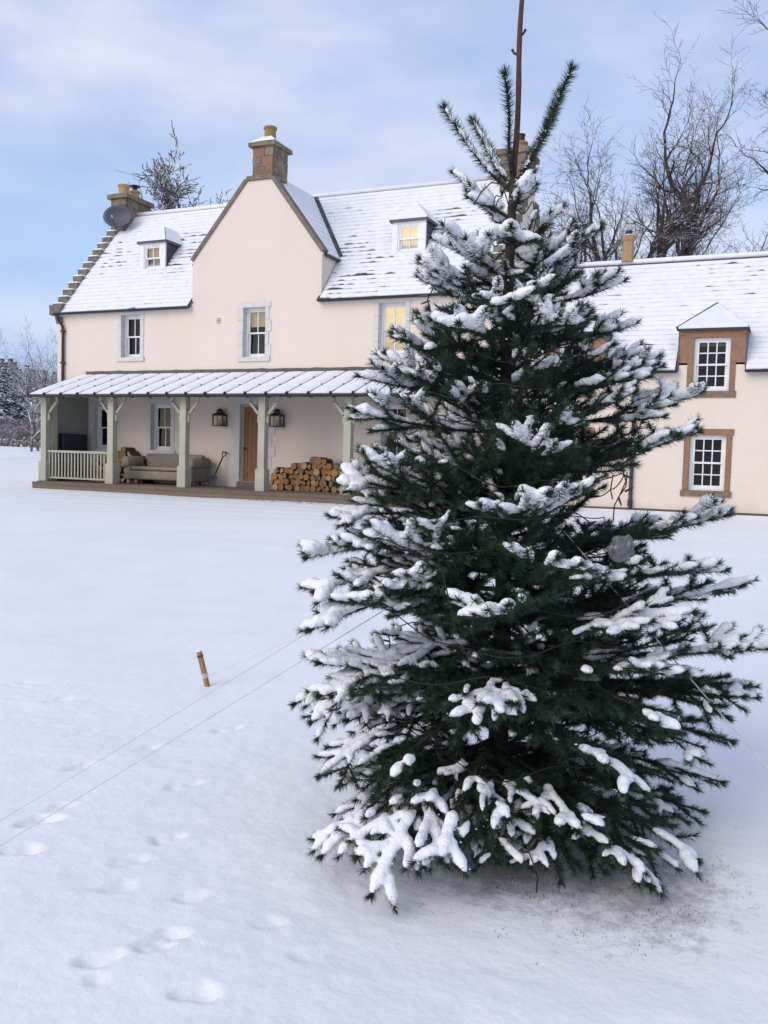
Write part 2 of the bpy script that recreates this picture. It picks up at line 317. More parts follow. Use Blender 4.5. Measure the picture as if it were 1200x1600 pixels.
def thin_snow_and_shade(m):                                                     # trampled thin snow with turf showing, plus painted shade, under and before the fir
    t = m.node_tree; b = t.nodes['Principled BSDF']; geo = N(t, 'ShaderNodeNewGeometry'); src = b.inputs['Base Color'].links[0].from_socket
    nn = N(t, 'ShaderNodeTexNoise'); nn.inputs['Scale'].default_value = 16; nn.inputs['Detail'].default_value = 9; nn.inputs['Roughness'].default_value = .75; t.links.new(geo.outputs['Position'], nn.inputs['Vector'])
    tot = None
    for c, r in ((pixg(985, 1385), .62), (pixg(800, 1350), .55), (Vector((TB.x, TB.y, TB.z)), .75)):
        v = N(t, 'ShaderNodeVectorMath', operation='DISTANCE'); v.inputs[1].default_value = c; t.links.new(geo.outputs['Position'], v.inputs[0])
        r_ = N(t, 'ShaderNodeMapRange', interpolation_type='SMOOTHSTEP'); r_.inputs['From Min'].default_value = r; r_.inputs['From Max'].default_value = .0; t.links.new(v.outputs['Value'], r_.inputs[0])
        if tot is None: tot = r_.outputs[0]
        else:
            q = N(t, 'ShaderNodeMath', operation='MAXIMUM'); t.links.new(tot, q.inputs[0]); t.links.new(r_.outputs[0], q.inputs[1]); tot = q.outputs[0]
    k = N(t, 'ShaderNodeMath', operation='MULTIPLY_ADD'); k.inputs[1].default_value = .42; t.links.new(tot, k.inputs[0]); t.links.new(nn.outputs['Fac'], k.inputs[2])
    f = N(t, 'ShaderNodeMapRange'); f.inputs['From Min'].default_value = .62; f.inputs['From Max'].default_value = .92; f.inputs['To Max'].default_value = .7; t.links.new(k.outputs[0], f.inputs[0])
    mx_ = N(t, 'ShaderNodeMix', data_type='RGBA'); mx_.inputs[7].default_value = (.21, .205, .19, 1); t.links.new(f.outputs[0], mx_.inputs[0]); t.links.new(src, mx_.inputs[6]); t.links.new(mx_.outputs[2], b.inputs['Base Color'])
thin_snow_and_shade(M['ground_snow'])
# ------------------------------------------------------------------ walls with openings
def wall_grid(mb, X0, X1, Z0, Z1, Y, holes):
    xs = sorted({X0, X1} | {q for h in holes for q in h[:2]}); zs = sorted({Z0, Z1} | {q for h in holes for q in h[2:]})
    for a, b in zip(xs, xs[1:]):
        for c, d in zip(zs, zs[1:]):
            if any(h[0] <= (a+b)/2 <= h[1] and h[2] <= (c+d)/2 <= h[3] for h in holes): continue
            mb.add([(a, Y, c), (b, Y, c), (b, Y, d), (a, Y, d)], [(0, 1, 2, 3)])
def window(parent, x0, x1, z0, z1, Y, cols, rows, back, sill=None, bar=.022, frame=.055, label=None):
    """sliding sash window filling the hole: box frame, two sashes each cols x rows, a pane for every light; rows is per sash"""
    w = MB()
    for a, b in (((x0, z0), (x0+frame, z1)), ((x1-frame, z0), (x1, z1)), ((x0+frame, z1-frame), (x1-frame, z1)), ((x0+frame, z0), (x1-frame, z0+frame*.8))):
        w.box((a[0], Y, a[1]), (b[0], Y+.11, b[1]))
    win = w.build('window', M['white'], parent)
    if label: win['label'] = label
    mid = (z0+z1)/2; fx0, fx1 = x0+frame, x1-frame
    for lo, hi, yy in ((mid-.018, z1-frame, Y+.035), (z0+frame*.8, mid+.018, Y+.065)):
        pass
    for which, lo, hi, yy in (('upper', mid-.02, z1-frame, Y+.02), ('lower', z0+frame*.8, mid+.02, Y+.06)):
        s = MB(); st = .045; rb = .065 if which == 'lower' else .04; rt = .04
        s.box((fx0, yy, lo), (fx0+st, yy+.035, hi)); s.box((fx1-st, yy, lo), (fx1, yy+.035, hi))
        s.box((fx0+st, yy, lo), (fx1-st, yy+.035, lo+rb)); s.box((fx0+st, yy, hi-rt), (fx1-st, yy+.035, hi))
        ax0, ax1, az0, az1 = fx0+st, fx1-st, lo+rb, hi-rt
        for c in range(1, cols):
            xx = ax0+(ax1-ax0)*c/cols; s.box((xx-bar/2, yy+.002, az0), (xx+bar/2, yy+.032, az1))
        for r in range(1, rows):
            zz = az0+(az1-az0)*r/rows
            for c in range(cols):
                a = ax0+(ax1-ax0)*c/cols+(bar/2 if c else 0); b = ax0+(ax1-ax0)*(c+1)/cols-(bar/2 if c < cols-1 else 0)
                s.box((a, yy+.004, zz-bar/2), (b, yy+.03, zz+bar/2))
        s.build('sash', M['white'], win)
        for c in range(cols):
            for r in range(rows):
                a, b = ax0+(ax1-ax0)*c/cols, ax0+(ax1-ax0)*(c+1)/cols; lo2, hi2 = az0+(az1-az0)*r/rows, az0+(az1-az0)*(r+1)/rows
                ti = random.uniform(-.004, .004)
                MB().add([(a, yy+.016, lo2), (b, yy+.016+ti, lo2), (b, yy+.018+ti, hi2), (a, yy+.018, hi2)], [(0, 1, 2, 3)])
                g = MB(); g.add([(a, yy+.016, lo2), (b, yy+.016+ti, lo2), (b, yy+.018+ti, hi2), (a, yy+.018, hi2)], [(0, 1, 2, 3)]); g.build('pane', M['glass'], win, fix=False)
    # what is seen through the glass
    r = MB(); d = .9
    r.add([(x0, Y+.111, z0), (x1, Y+.111, z0), (x1, Y+.111, z1), (x0, Y+.111, z1), (x0-.2, Y+d, z0-.2), (x1+.2, Y+d, z0-.2), (x1+.2, Y+d, z1+.2), (x0-.2, Y+d, z1+.2)],
          [(0, 1, 5, 4), (1, 2, 6, 5), (2, 3, 7, 6), (3, 0, 4, 7), (4, 5, 6, 7)])
    r.build('room_recess', M['room'], win, fix=False)
    if back:
        kind, frac = back; zb = z1-(z1-z0)*frac
        MBb = MB(); MBb.box((x0+.03, Y+.15, zb), (x1-.03, Y+.16, z1-.01)); MBb.build('blind', M[kind], win)
    if sill: 
        MB().box
    return win
def margins(parent, x0, x1, z0, z1, Y, depth, w=.13, m='margin', proud=.018, sill_h=.12, top_h=None, quoins=False):
    """painted stone border: jamb stones, lintel and sill that also line the opening"""
    th = top_h or w; ya, yb = Y-proud, Y+depth
    for side in (0, 1):
        xa, xb = (x0-w, x0) if side == 0 else (x1, x1+w)
        n = 4; hh = (z1-z0)/n
        for k in range(n):
            e = (.05 if (k+side) % 2 else -.02) if quoins else 0
            q = MB(); a0, a1 = (xa-e, xb) if side == 0 else (xa, xb+e)
            g = .003
            pr = ya-(.006 if k % 2 else 0)
            q.box((a0, pr, z0+k*hh+g), (a1, yb, z0+(k+1)*hh-g)); q.build('jamb_stone', M[m], parent)
    MB().box((x0-w-.03, ya-.004, z1), (x1+w+.03, yb, z1+th)).build('lintel', M[m], parent)
    MB().box((x0-w-.03, ya-.03, z0-sill_h), (x1+w+.03, yb, z0)).build('sill', M['sill_stone' if m == 'sandstone' else m], parent)

# ------------------------------------------------------------------ main house
ZE, PITCH = 5.62, 1.18; YW = 20.0; YRG = 22.82; ZR = ZE+PITCH*(YRG-YW); XL, XR = -19.4, -6.3
house = thing('farmhouse', ((XL+XR)/2, YW, .5), 'cream rendered two storey farmhouse with steep gable and snowy slate roof', 'house')
holes = [(-17.08, -16.42, 4.19, 5.36), (-13.08, -12.40, 4.12, 5.40), (-9.20, -8.50, 4.12, 5.36), (-18.02, -17.34, 1.64, 2.84), (-16.02, -15.34, 1.64, 2.90), (-9.05, -8.37, 1.64, 2.90), (-13.12, -12.30, .74, 2.90)]
w = MB(); wall_grid(w, XL, XR, -.2, ZE, YW, holes)
GL, GR, GC = -14.70, -10.80, -12.72; ZK = 6.73
w.add([(GL, YW, ZE), (GR, YW, ZE), (GR, YW, ZK), (-12.28, YW, 8.62), (-13.06, YW, 8.62), (GL, YW, ZK)], [(0, 1, 2, 3, 4, 5)])
for X in (XL, XR):
    w.add([(X, YW, -.2), (X, 2*YRG-YW, -.2), (X, 2*YRG-YW, ZE), (X, YRG, ZR-.05), (X, YW, ZE)], [(0, 1, 2, 3, 4)])
w.add([(XL, 2*YRG-YW, -.2), (XR, 2*YRG-YW, -.2), (XR, 2*YRG-YW, ZE), (XL, 2*YRG-YW, ZE)], [(0, 1, 2, 3)])
for X, s in ((GL, -1), (GR, 1)):                                      # cheeks of the gable above the eaves
    yb = YW+(ZK-ZE)/PITCH; w.add([(X, YW, ZE), (X, yb, ZK), (X, YW, ZK)], [(0, 1, 2)])
w.build('wall', M['render'], house, fix=False)
for h, bk, q in zip(holes[:6], (('net', 1), ('sand_blind', .36), ('lit', 1), ('net', .25), None, None), (0, 1, 0, 0, 0, 0)):
    margins(house, *h, YW, .17, w=.12, quoins=bool(q), sill_h=.11, top_h=.14)
    window(house, h[0]+.001, h[1]-.001, h[2]+.001, h[3]-.001, YW+.15, 2, 1, bk if bk and bk[0] != 'net' else None)
MB().lathe((-16.62, YW+.30, 4.26), [(.05, 0), (.075, .05), (.07, .11), (.04, .16), (.055, .19)], 12).build('window_jug', M['pottery'], house, smooth=True)
# doorway
dx0, dx1, dz0, dz1 = holes[6]
for side in (0, 1):
    for k in range(8):
        hh = (dz1-.74)/8; e = .16 if k % 2 else .06
        a, b = (dx0-.10-e, dx0) if side == 0 else (dx1, dx1+.10+e)
        MB().box((a, YW-.014-(.006 if k % 2 else 0), .74+k*hh+.003), (b, YW+.2, .74+(k+1)*hh-.003)).build('jamb_stone', M['margin'], house)
MB().box((dx0-.22, YW-.018, dz1), (dx1+.22, YW+.2, dz1+.16)).build('lintel', M['margin'], house)
MB().box((dx0, YW-.12, .70), (dx1, YW+.22, .88)).build('door_step', M['stone'], house)
db = MB(); db.box((dx0+.06, YW+.15, .88), (dx1-.06, YW+.19, dz1-.06)); door = db.build('door', M['door'], house)
fr = MB(); fr.box((dx0, YW+.10, .88), (dx0+.06, YW+.2, dz1)); fr.box((dx1-.06, YW+.10, .88), (dx1, YW+.2, dz1)); fr.box((dx0+.06, YW+.10, dz1-.06), (dx1-.06, YW+.2, dz1)); fr.build('door_frame', M['sage'], house)
pw = (dx1-dx0-.12-.2)/4
for k in range(4):
    MB().box((dx0+.16+k*pw+.004, YW+.142, 1.28), (dx0+.16+(k+1)*pw-.004, YW+.15, dz1-.2)).build('plank', M['door'], door)
for a, b in (((dx0+.062, .9), (dx0+.158, dz1-.062)), ((dx1-.158, .9), (dx1-.062, dz1-.062)), ((dx0+.16, dz1-.19), (dx1-.16, dz1-.062)), ((dx0+.16, 1.12), (dx1-.16, 1.26)), ((dx0+.16, .9), (dx1-.16, 1.0))):
    MB().box((a[0], YW+.132, a[1]), (b[0], YW+.15, b[1])).build('rail', M['door'], door)
MB().lathe((0, 0, 0), [(.012, 0), (.012, .04), (.03, .05), (.034, .07), (.02, .085)], 10).build('x', M['black'])
kn = bpy.data.objects['x']; kn.name = 'handle'; kn.parent = door; kn.rotation_euler = (R(90), 0, 0); kn.location = Vector((dx0+.11, YW+.13, 1.75))-Vector(ORG[house.name])
vt = MB(); vt.box((-13.90, YW-.02, 5.03), (-13.78, YW, 5.17))
vent = vt.build('vent', M['margin'], house)
for k in range(3): MB().box((-13.885, YW-.03, 5.05+k*.042), (-13.795, YW-.0201, 5.062+k*.042)).build('slat', M['black'], vent)
# slate roofs under broken snow
def slate_roof(parent, P0, ulen, slope_len, vdir, skip, seed, course=.165, bare=.5, cover=None):
    """slates in courses with a thin snow layer lying on each course; P0 eave corner, u along +X"""
    P0 = Vector(P0); u = Vector((1, 0, 0)); v = Vector(vdir).normalized(); n = u.cross(v).normalized()
    if n.z < 0: n = -n
    rs = random.Random(seed); S = MB(); W = MB(); nc = int(slope_len/course)
    for k in range(nc):
        a0 = k*course; x = -rs.random()*.2; lift = .014
        while x < ulen:
            sw = rs.uniform(.2, .3); x0, x1 = max(0, x), min(ulen, x+sw-.006); x += sw
            if x1-x0 < .03 or skip(P0.x+(x0+x1)/2, (P0+v*(a0+course/2)).z): continue
            j = rs.uniform(-.008, .008); l2 = lift+rs.uniform(-.003, .005)
            p = [P0+u*x0+v*(a0-.02+j)+n*l2, P0+u*x1+v*(a0-.02+j)+n*l2, P0+u*x1+v*(a0+course+.01)+n*.002, P0+u*x0+v*(a0+course+.01)+n*.002]
            q = [p[0]-n*.012, p[1]-n*.012]
            S.add(p+q, [(0, 1, 2, 3), (4, 5, 1, 0)])
        st = .075; m = int(ulen/st); row = []
        for i in range(m+1):
            X = i*ulen/m; wx, wz = P0.x+X, k*1.0
            nn = noise.noise(Vector((wx*1.9, wz*2.7, seed)))*.6 + noise.noise(Vector((wx*6.3, wz*3.1, seed+9)))*.5
            big = noise.noise(Vector((wx*.45, k*.11, seed+4)))
            b = nn+big*.7-(1-bare)
            if cover: b += cover(wx, (P0+v*a0).z)
            ret = .014+max(0, b)*.17+abs(noise.noise(Vector((wx*9, wz*3.3, 2))))*.03
            row.append((X, ret))
        ln = None
        for i in range(m):
            (xa, ra), (xb, rb) = row[i], row[i+1]
            if ra > course*.85 and rb > course*.85: continue
            if skip(P0.x+(xa+xb)/2, (P0+v*(a0+course/2)).z): continue
            ra, rb = min(ra, course*.9), min(rb, course*.9); t = .02
            A, B = P0+u*xa+v*(a0+ra-.01), P0+u*xb+v*(a0+rb-.01); C2, D = P0+u*xb+v*(a0+course+.008), P0+u*xa+v*(a0+course+.008)
            W.add([A+n*.012, B+n*.012, B+n*(.012+t)+v*.012, A+n*(.012+t)+v*.012, C2+n*.022, D+n*.022], [(0, 1, 2, 3), (3, 2, 4, 5)])
    s = S.build('slates', M['slate'], parent, fix=False); s['kind'] = 'stuff'
    q = W.build('snow_on_slates', M['roof_snow'], parent, fix=False); q['kind'] = 'stuff'
GS = 1.21                                                            # pitch of the front gable
def gable_z(x): return ZK+GS*min(x-GL, GR-x)
def skip_main(x, z): return GL-.04 < x < GR+.04 and z < min(gable_z(x), 8.86)+.03
rf = MB(); sl = Vector((0, 1, PITCH)).normalized(); nrm = Vector((0, -PITCH, 1)).normalized()
def roof_quad(x0, x1, z0=ZE-.02):
    a = Vector((x0, YW-.12, ZE-.12*PITCH))
    rf.add([(x0, YW-.02, ZE-.03), (x1, YW-.02, ZE-.03), (x1, YRG, ZR-.03), (x0, YRG, ZR-.03)], [(0, 1, 2, 3)])
rf.add([(XL+.2, YW-.12, ZE-.15), (GL-.02, YW-.12, ZE-.15), (GL-.02, YRG, ZR-.02), (XL+.2, YRG, ZR-.02)], [(0, 1, 2, 3)])
rf.add([(GR+.02, YW-.12, ZE-.15), (XR-.2, YW-.12, ZE-.15), (XR-.2, YRG, ZR-.02), (GR+.02, YRG, ZR-.02)], [(0, 1, 2, 3)])
yb = YW+(8.0-ZE)/PITCH
rf.add([(GL-.02, YW+.9, ZE+.9*PITCH-.01), (GR+.02, YW+.9, ZE+.9*PITCH-.01), (GR+.02, YRG, ZR-.02), (GL-.02, YRG, ZR-.02)], [(0, 1, 2, 3)])
rf.add([(XL+.2, YRG, ZR-.02), (XR-.2, YRG, ZR-.02), (XR-.2, 2*YRG-YW+.12, ZE-.15), (XL+.2, 2*YRG-YW+.12, ZE-.15)], [(0, 1, 2, 3)])
roof = rf.build('roof', M['slate'], house, fix=False)
slen = (Vector((0, YRG, ZR))-Vector((0, YW-.12, ZE-.12*PITCH))).length
dorm_x = ((-16.82, 20.96), (-8.87, 20.93))
def cov_main(x, z):                                                  # wind-scoured lee beside the dormers and gable
    e = .0
    for dxx, dyy in dorm_x:
        if .3 < x-dxx < 1.2 and 6.3 < z < 8.0: e += .32
    if 0 < x-GR < 1.9 and z < 7.8: e += .28*(1-(x-GR)/1.9)
    if z > 8.3: e -= .2
    return e
slate_roof(roof, (XL+.2, YW-.12, ZE-.12*PITCH), XR-XL-.4, slen, (0, 1, PITCH), skip_main, 3, bare=.68, cover=cov_main)
MB().tube([(XL+.2, YRG, ZR+.02), (XR-.2, YRG, ZR+.02)], .075, 8).build('ridge_snow', M['roof_snow'], roof, smooth=True)
# gable roof slopes
GZR = 8.90
gb = MB(); 
xr_top = GC+ (GR-GC) - (GZR-ZK)/GS
for sgn, X in ((1, GR), (-1, GL)):
    yk = YW+(ZK-ZE)/PITCH; yt = YW+(GZR-ZE)/PITCH; xt = X-sgn*(GZR-ZK)/GS
    o = .06*sgn
    gb.add([(X+o, YW+.12, ZK-.07), (X+o, yk+.05, ZK-.07), (xt, yt, GZR-.01), (xt, YW+.12, GZR-.01)], [(0, 1, 2, 3)])
xa, xb = GL+(GZR-ZK)/GS, GR-(GZR-ZK)/GS
gb.add([(xa, YW+.12, GZR-.01), (xb, YW+.12, GZR-.01), (xb, YW+(GZR-ZE)/PITCH, GZR-.01), (xa, YW+(GZR-ZE)/PITCH, GZR-.01)], [(0, 1, 2, 3)])
groof = gb.build('gable_roof', M['slate'], house, fix=False)
gs = MB()
for sgn, X in ((1, GR), (-1, GL)):
    yk = YW+(ZK-ZE)/PITCH; yt = YW+(GZR-ZE)/PITCH; xt = X-sgn*(GZR-ZK)/GS; o = .04*sgn
    nx_ = 12
    for i in range(nx_):
        for j in range(1):
            t0, t1 = i/nx_, (i+1)/nx_-.004
            def P(t, s, e):
                x = X+o+(xt-X-o)*t; z = ZK-.05+(GZR-ZK+.05)*t; y0 = YW+.20; y1 = yk+(yt-yk)*t-.07
                return Vector((x, y0+(y1-y0)*s, z+e))
            k = 5
            for q in range(k):
                gs.add([P(t0, q/k, .05), P(t0, (q+1)/k, .05), P(t1, (q+1)/k, .028), P(t1, q/k, .028), P(t0, q/k, 0), P(t0, (q+1)/k, 0)], [(0, 1, 2, 3), (0, 4, 5, 1)])
xa2, xb2 = xa-.01, xb+.01
gs.box((xa2, YW+.2, GZR), (xb2, YW+(GZR-ZE)/PITCH, GZR+.04))
q = gs.build('snow', M['roof_snow'], groof, fix=False)
for sgn, X in ((1, GR), (-1, GL)):                                     # lead in the valleys
    yk = YW+(ZK-ZE)/PITCH; yt = YW+(GZR-ZE)/PITCH; xt = X-sgn*(GZR-ZK)/GS
    MB().bar((X+sgn*.05, yk-.02, ZK+.03), (xt+sgn*.05, yt-.02, GZR+.03), .12, .02, upv=(0, -1, 1)).build('valley_lead', M['slate'], groof)
    MB().bar((X+sgn*.06, YW+.1, ZK-.10), (X+sgn*.06, yk+.02, ZK-.10), .07, .06).build('gutter', M['gutter'], groof)
# coping stones of the gable
cp = [((GL-.03, ZK-.02), (-13.06, 8.66)), ((-12.28, 8.66), (GR+.03, ZK-.02))]
for (xa_, za_), (xb_, zb_) in cp:
    n = 6
    for k in range(n):
        a = Vector((xa_+(xb_-xa_)*k/n, YW+.09, za_+(zb_-za_)*k/n)); b = Vector((xa_+(xb_-xa_)*(k+1)/n, YW+.09, za_+(zb_-za_)*(k+1)/n)); d = (b-a).normalized()*.004
        MB().bar(a+d, b-d, .26, .10, upv=(0, 0, 1)).build('coping_stone', M['coping'], house)
for k in range(3):
    x = -13.05+k*.257; MB().box((x+.004, YW-.045, 8.625), (x+.253, YW+.22, 8.735)).build('coping_stone', M['coping'], house)
# skew putts, crow steps and chimneys
def rough_block(a, b, m, parent, name, amp=.012, seed=0):
    mb = MB(); (x0, y0, z0), (x1, y1, z1) = a, b
    n = 3; import bmesh
    bm = bmesh.new(); bmesh.ops.create_cube(bm, size=1); bmesh.ops.subdivide_edges(bm, edges=bm.edges[:], cuts=1, use_grid_fill=True)
    for v in bm.verts:
        p = Vector((x0+(v.co.x+.5)*(x1-x0), y0+(v.co.y+.5)*(y1-y0), z0+(v.co.z+.5)*(z1-z0)))
        v.co = p+Vector((random.uniform(-amp, amp), random.uniform(-amp, amp), random.uniform(-amp, amp)))
    me = bpy.data.meshes.new(name); o_ = Vector(ORG[parent.name]); bmesh.ops.translate(bm, verts=bm.verts, vec=-o_); bm.to_mesh(me); bm.free(); me.materials.append(m)
    o = bpy.data.objects.new(name, me); COL.objects.link(o); o.parent = parent; ORG[o.name] = ORG[parent.name]; return o
for X in (XL, XR):
    for k in range(12):
        for side in (0, 1):
            ya = YW-.06+k*.2; za = ZE+.02+(k*.2)*PITCH*.995; a = ya if side == 0 else 2*YRG-ya-.30
            xa_, xb_ = (X-.14, X+.2) if X == XL else (X-.30, X+.03); st = rough_block((xa_, a, za-.2), (xb_, a+.30, za+.13), M['stone'], house, 'crow_step')
            MB().box((xa_+.01, a+.01, za+.135), (xb_-.01, a+.17, za+.165)).build('snow', M['snow'], st)
rough_block((XL-.18, YW-.16, ZE-.18), (XL+.22, YW+.1, ZE+.1), M['stone'], house, 'skew_putt')
MB().prism([(XL-.05, YW-.1, ZE-.17), (XL+.2, YW-.1, ZE-.17), (XL+.2, YW-.005, ZE-.42), (XL-.05, YW-.005, ZE-.42)], (0, .02, 0)).build('corbel', M['stone'], house)
def chimney(x0, x1, y0, y1, z0, z1, m, pots, cap=.10, slope=.1):
    ch = None; base = MB().box((x0+.02, y0+.02, z0), (x1-.02, y1-.02, z1)).build('chimney', M['chimney'], house)
    n = max(3, int((z1-z0)/.2)); hh = (z1-z0)/n
    for k in range(n):                                               # front and side stones, proud of the core
        kx = 2; off = .5 if k % 2 else 0
        cuts = [0, .42, 1] if k % 2 else [0, .6, 1]
        for a, b in zip(cuts, cuts[1:]):
            mm = m if random.random() < .55 else M['chimney']
            rough_block((x0+(x1-x0)*a+.004, y0-.012, z0+k*hh+.004), (x0+(x1-x0)*b-.004, y0+.05, z0+(k+1)*hh-.004), mm, base, 'stone', .007)
        cuts = [0, .3, .7, 1] if k % 2 else [0, .5, 1]
        for a, b in zip(cuts, cuts[1:]):
            for xs in ((x1-.05, x1+.012), (x0-.012, x0+.05)):
                rough_block((xs[0], y0+.055+(y1-y0-.055)*a+.004, z0+k*hh+.004), (xs[1], y0+.055+(y1-y0-.055)*b-.004, z0+(k+1)*hh-.004), M['chimney'], base, 'stone', .007)
    rough_block((x0-.09, y0-.09, z1), (x1+.09, y1+.09, z1+cap), M['chimney'], base, 'cap', .012)
    s = MB(); a, b = z1+cap, z1+cap+slope; i = .16
    s.add([(x0-.085, y0-.085, a), (x1+.085, y0-.085, a), (x1+.085, y1+.085, a), (x0-.085, y1+.085, a), (x0+i, y0+i, b), (x1-i, y0+i, b), (x1-i, y1-i, b), (x0+i, y1-i, b)],
          [(0, 1, 5, 4), (1, 2, 6, 5), (2, 3, 7, 6), (3, 0, 4, 7), (4, 5, 6, 7)]); s.build('snow', M['snow'], base)
    for px, py, r, h, mm, cowl in pots:
        pot = MB().lathe((px, py, b-.03), [(r*1.05, 0), (r, .02), (r*.93, h*.75), (r*1.12, h*.8), (r*1.15, h*.92), (r*1.05, h), (r*.8, h), (r*.8, h-.06)], 16).build('pot', M[mm], base, smooth=False)
        if cowl == 'flat': 
            MB().tube([(px, py, b+h-.06), (px, py, b+h+.10)], r*.5, 8).build('cowl', M['black'], pot); MB().lathe((px, py, b+h+.1), [(r*1.15, 0), (r*1.15, .03), (r*.3, .06)], 14).build('cowl_lid', M['black'], pot)
        elif cowl == 'tall': MB().lathe((px, py, b+h-.04), [(r*.62, 0), (r*.62, .17), (r*.7, .18), (r*.7, .21)], 14).build('cowl', M['black'], pot)
        else: MB().lathe((px, py, b+h-.029), [(r*.95, 0), (r*.8, .025), (r*.2, .04)], 12).build('snow', M['snow'], pot, smooth=True)
    return base
chimney(-12.96, -12.36, 20.12, 20.85, 8.74, 9.50, M['red_stone'], [(-12.64, 20.42, .155, .30, 'clay2', None)], .11, .20)
chimney(-19.5, -18.92, 22.30, 23.45, 8.2, 9.36, M['chimney'], [(-19.28, 22.62, .17, .36, 'clay', None), (-19.25, 23.1, .15, .30, 'clay', 'flat')], .13, .05)
chimney(-7.0, -6.34, 22.34, 23.30, 8.2, 9.36, M['chimney'], [(-6.62, 22.8, .17, .24, 'clay2', 'tall')], .13, .08)
# dormers
def dormer(cx, y, z0, z1, wd, apexY, apexZ, lit):
    x0, x1 = cx-wd/2, cx+wd/2
    d = MB(); zr = lambda Y: ZE+PITCH*(Y-YW)
    fw, fz = .30, .33
    hx0, hx1, hz0, hz1 = x0+.15, x1-.15, z0+.03, z1-.09
    yb_ = YW+(z1-ZE)/PITCH
    for a, b in (((x0, z0), (hx0, z1)), ((hx1, z0), (x1, z1)), ((hx0, hz1), (hx1, z1)), ((hx0, z0), (hx1, hz0))):
        d.box((a[0], y, a[1]), (b[0], y+.06, b[1]))
    dm = d.build('dormer', M['white'], house)
    for sx in (x0+.012, x1-.012):
        n = 6
        for k in range(n):                                            # slate courses on the cheeks
            za, zb = z0+(z1-z0)*k/n, z0+(z1-z0)*(k+1)/n; o = .014 if sx > cx else -.014
            ya, yb2 = YW+(za-ZE)/PITCH+.02, YW+(zb-ZE)/PITCH+.02
            MB().add
            c = MB(); c.add([(sx+o, y+.062, za), (sx+o, max(ya, y+.07), za), (sx+o*.3, yb2, zb+.01), (sx+o*.3, y+.062, zb+.01), (sx, y+.062, za), (sx, max(ya, y+.07), za)], [(0, 1, 2, 3), (0, 1, 5, 4)]); c.build('cheek_slate', M['slate'], dm, fix=False)
    window(dm_parent(dm), hx0+.002, hx1-.002, hz0+.002, hz1-.002, y+.02, 2, 1, lit, frame=.04)
    e = .07; ex0, ex1, ey = x0-e, x1+e, y-e; yr = YW+(apexZ-ZE)/PITCH; yl = YW+(z1-ZE)/PITCH
    A, B = (ex0, ey, z1+.01), (ex1, ey, z1+.01); P = (cx, apexY, apexZ); Q = (cx, yr, apexZ); RB, LB = (ex1, yl+.02, z1+.01), (ex0, yl+.02, z1+.01)
    r = MB(); r.add([A, B, P, Q, RB, LB], [(0, 1, 2), (1, 4, 3, 2), (0, 2, 3, 5), (0, 5, 4, 1)]); rr = r.build('dormer_roof', M['slate'], dm, fix=False)
    fas = MB(); fas.box((ex0+.01, ey+.01, z1-.045), (ex1-.01, ey+.04, z1+.008)); fas.box((ex1-.04, ey+.041, z1-.045), (ex1-.01, yl-.02, z1+.008)); fas.box((ex0+.01, ey+.041, z1-.045), (ex0+.04, yl-.02, z1+.008)); fas.build('eaves_lead', M['lead'], dm)
    s = MB(); k = Vector((0, 0, .045)); V_ = lambda q: Vector(q)+k
    c = (V_(A)+V_(B)+V_(P))/3
    def shr(q, cen, f=.955): return cen+(q-cen)*f
    f1 = [shr(V_(q), c, .965) for q in (A, B, P)]
    s.add(f1+[q-Vector((0, 0, .05)) for q in f1], [(0, 1, 2), (0, 3, 4, 1), (1, 4, 5, 2), (2, 5, 3, 0)])
    for quad in ((B, RB, Q, P), (A, P, Q, LB)):
        cen = sum((V_(q) for q in quad), Vector())/4; f2_ = [shr(V_(q), cen, .94) for q in quad]
        s.add(f2_+[q-Vector((0, 0, .05)) for q in f2_], [(0, 1, 2, 3), (0, 4, 5, 1), (1, 5, 6, 2), (2, 6, 7, 3), (3, 7, 4, 0)])
    s.build('dormer_snow', M['roof_snow'], dm)
    return dm
def dm_parent(o): return house
dormer(-16.82, 20.96, 6.72, 7.58, .90, 21.5, 8.10, ('sand_blind', .42))
dormer(-8.87, 20.93, 6.70, 7.55, .90, 21.42, 8.06, ('lit', 1))
# rainwater goods
def gutter(parent, x0, x1, y, z, r=.055):
    g = MB(); n = 7; prof = [(math.cos(math.pi+math.pi*k/(n-1))*r, math.sin(math.pi+math.pi*k/(n-1))*r) for k in range(n)]
    prof = prof+[(p[0]*.85, p[1]*.85+.0) for p in reversed(prof)]
    g.prism([(x0, y+p[0], z+p[1]) for p in prof], (x1-x0, 0, 0)); return g.build('gutter', M['gutter'], parent)
for a, b in ((XL+.02, GL-.01), (GR+.01, XR)):
    gutter(house, a, b, YW-.17, ZE-.14, .06); MB().box((a, YW-.10, ZE-.22), (b, YW-.001, ZE-.16)).build('eaves_course', M['margin'], house)
dp = MB(); dp.tube([(XL+.12, YW-.17, ZE-.18), (XL+.14, YW-.15, ZE-.32), (XL+.24, YW-.07, ZE-.5), (XL+.25, YW-.06, ZE-.7), (XL+.25, YW-.06, .6)], .04, 10)
pp = dp.build('downpipe', M['pipe'], house, smooth=True)
for z in (4.95, 4.05, 2.8, 1.4): MB().box((XL+.19, YW-.11, z), (XL+.31, YW-.002, z+.05)).build('bracket', M['pipe'], pp)

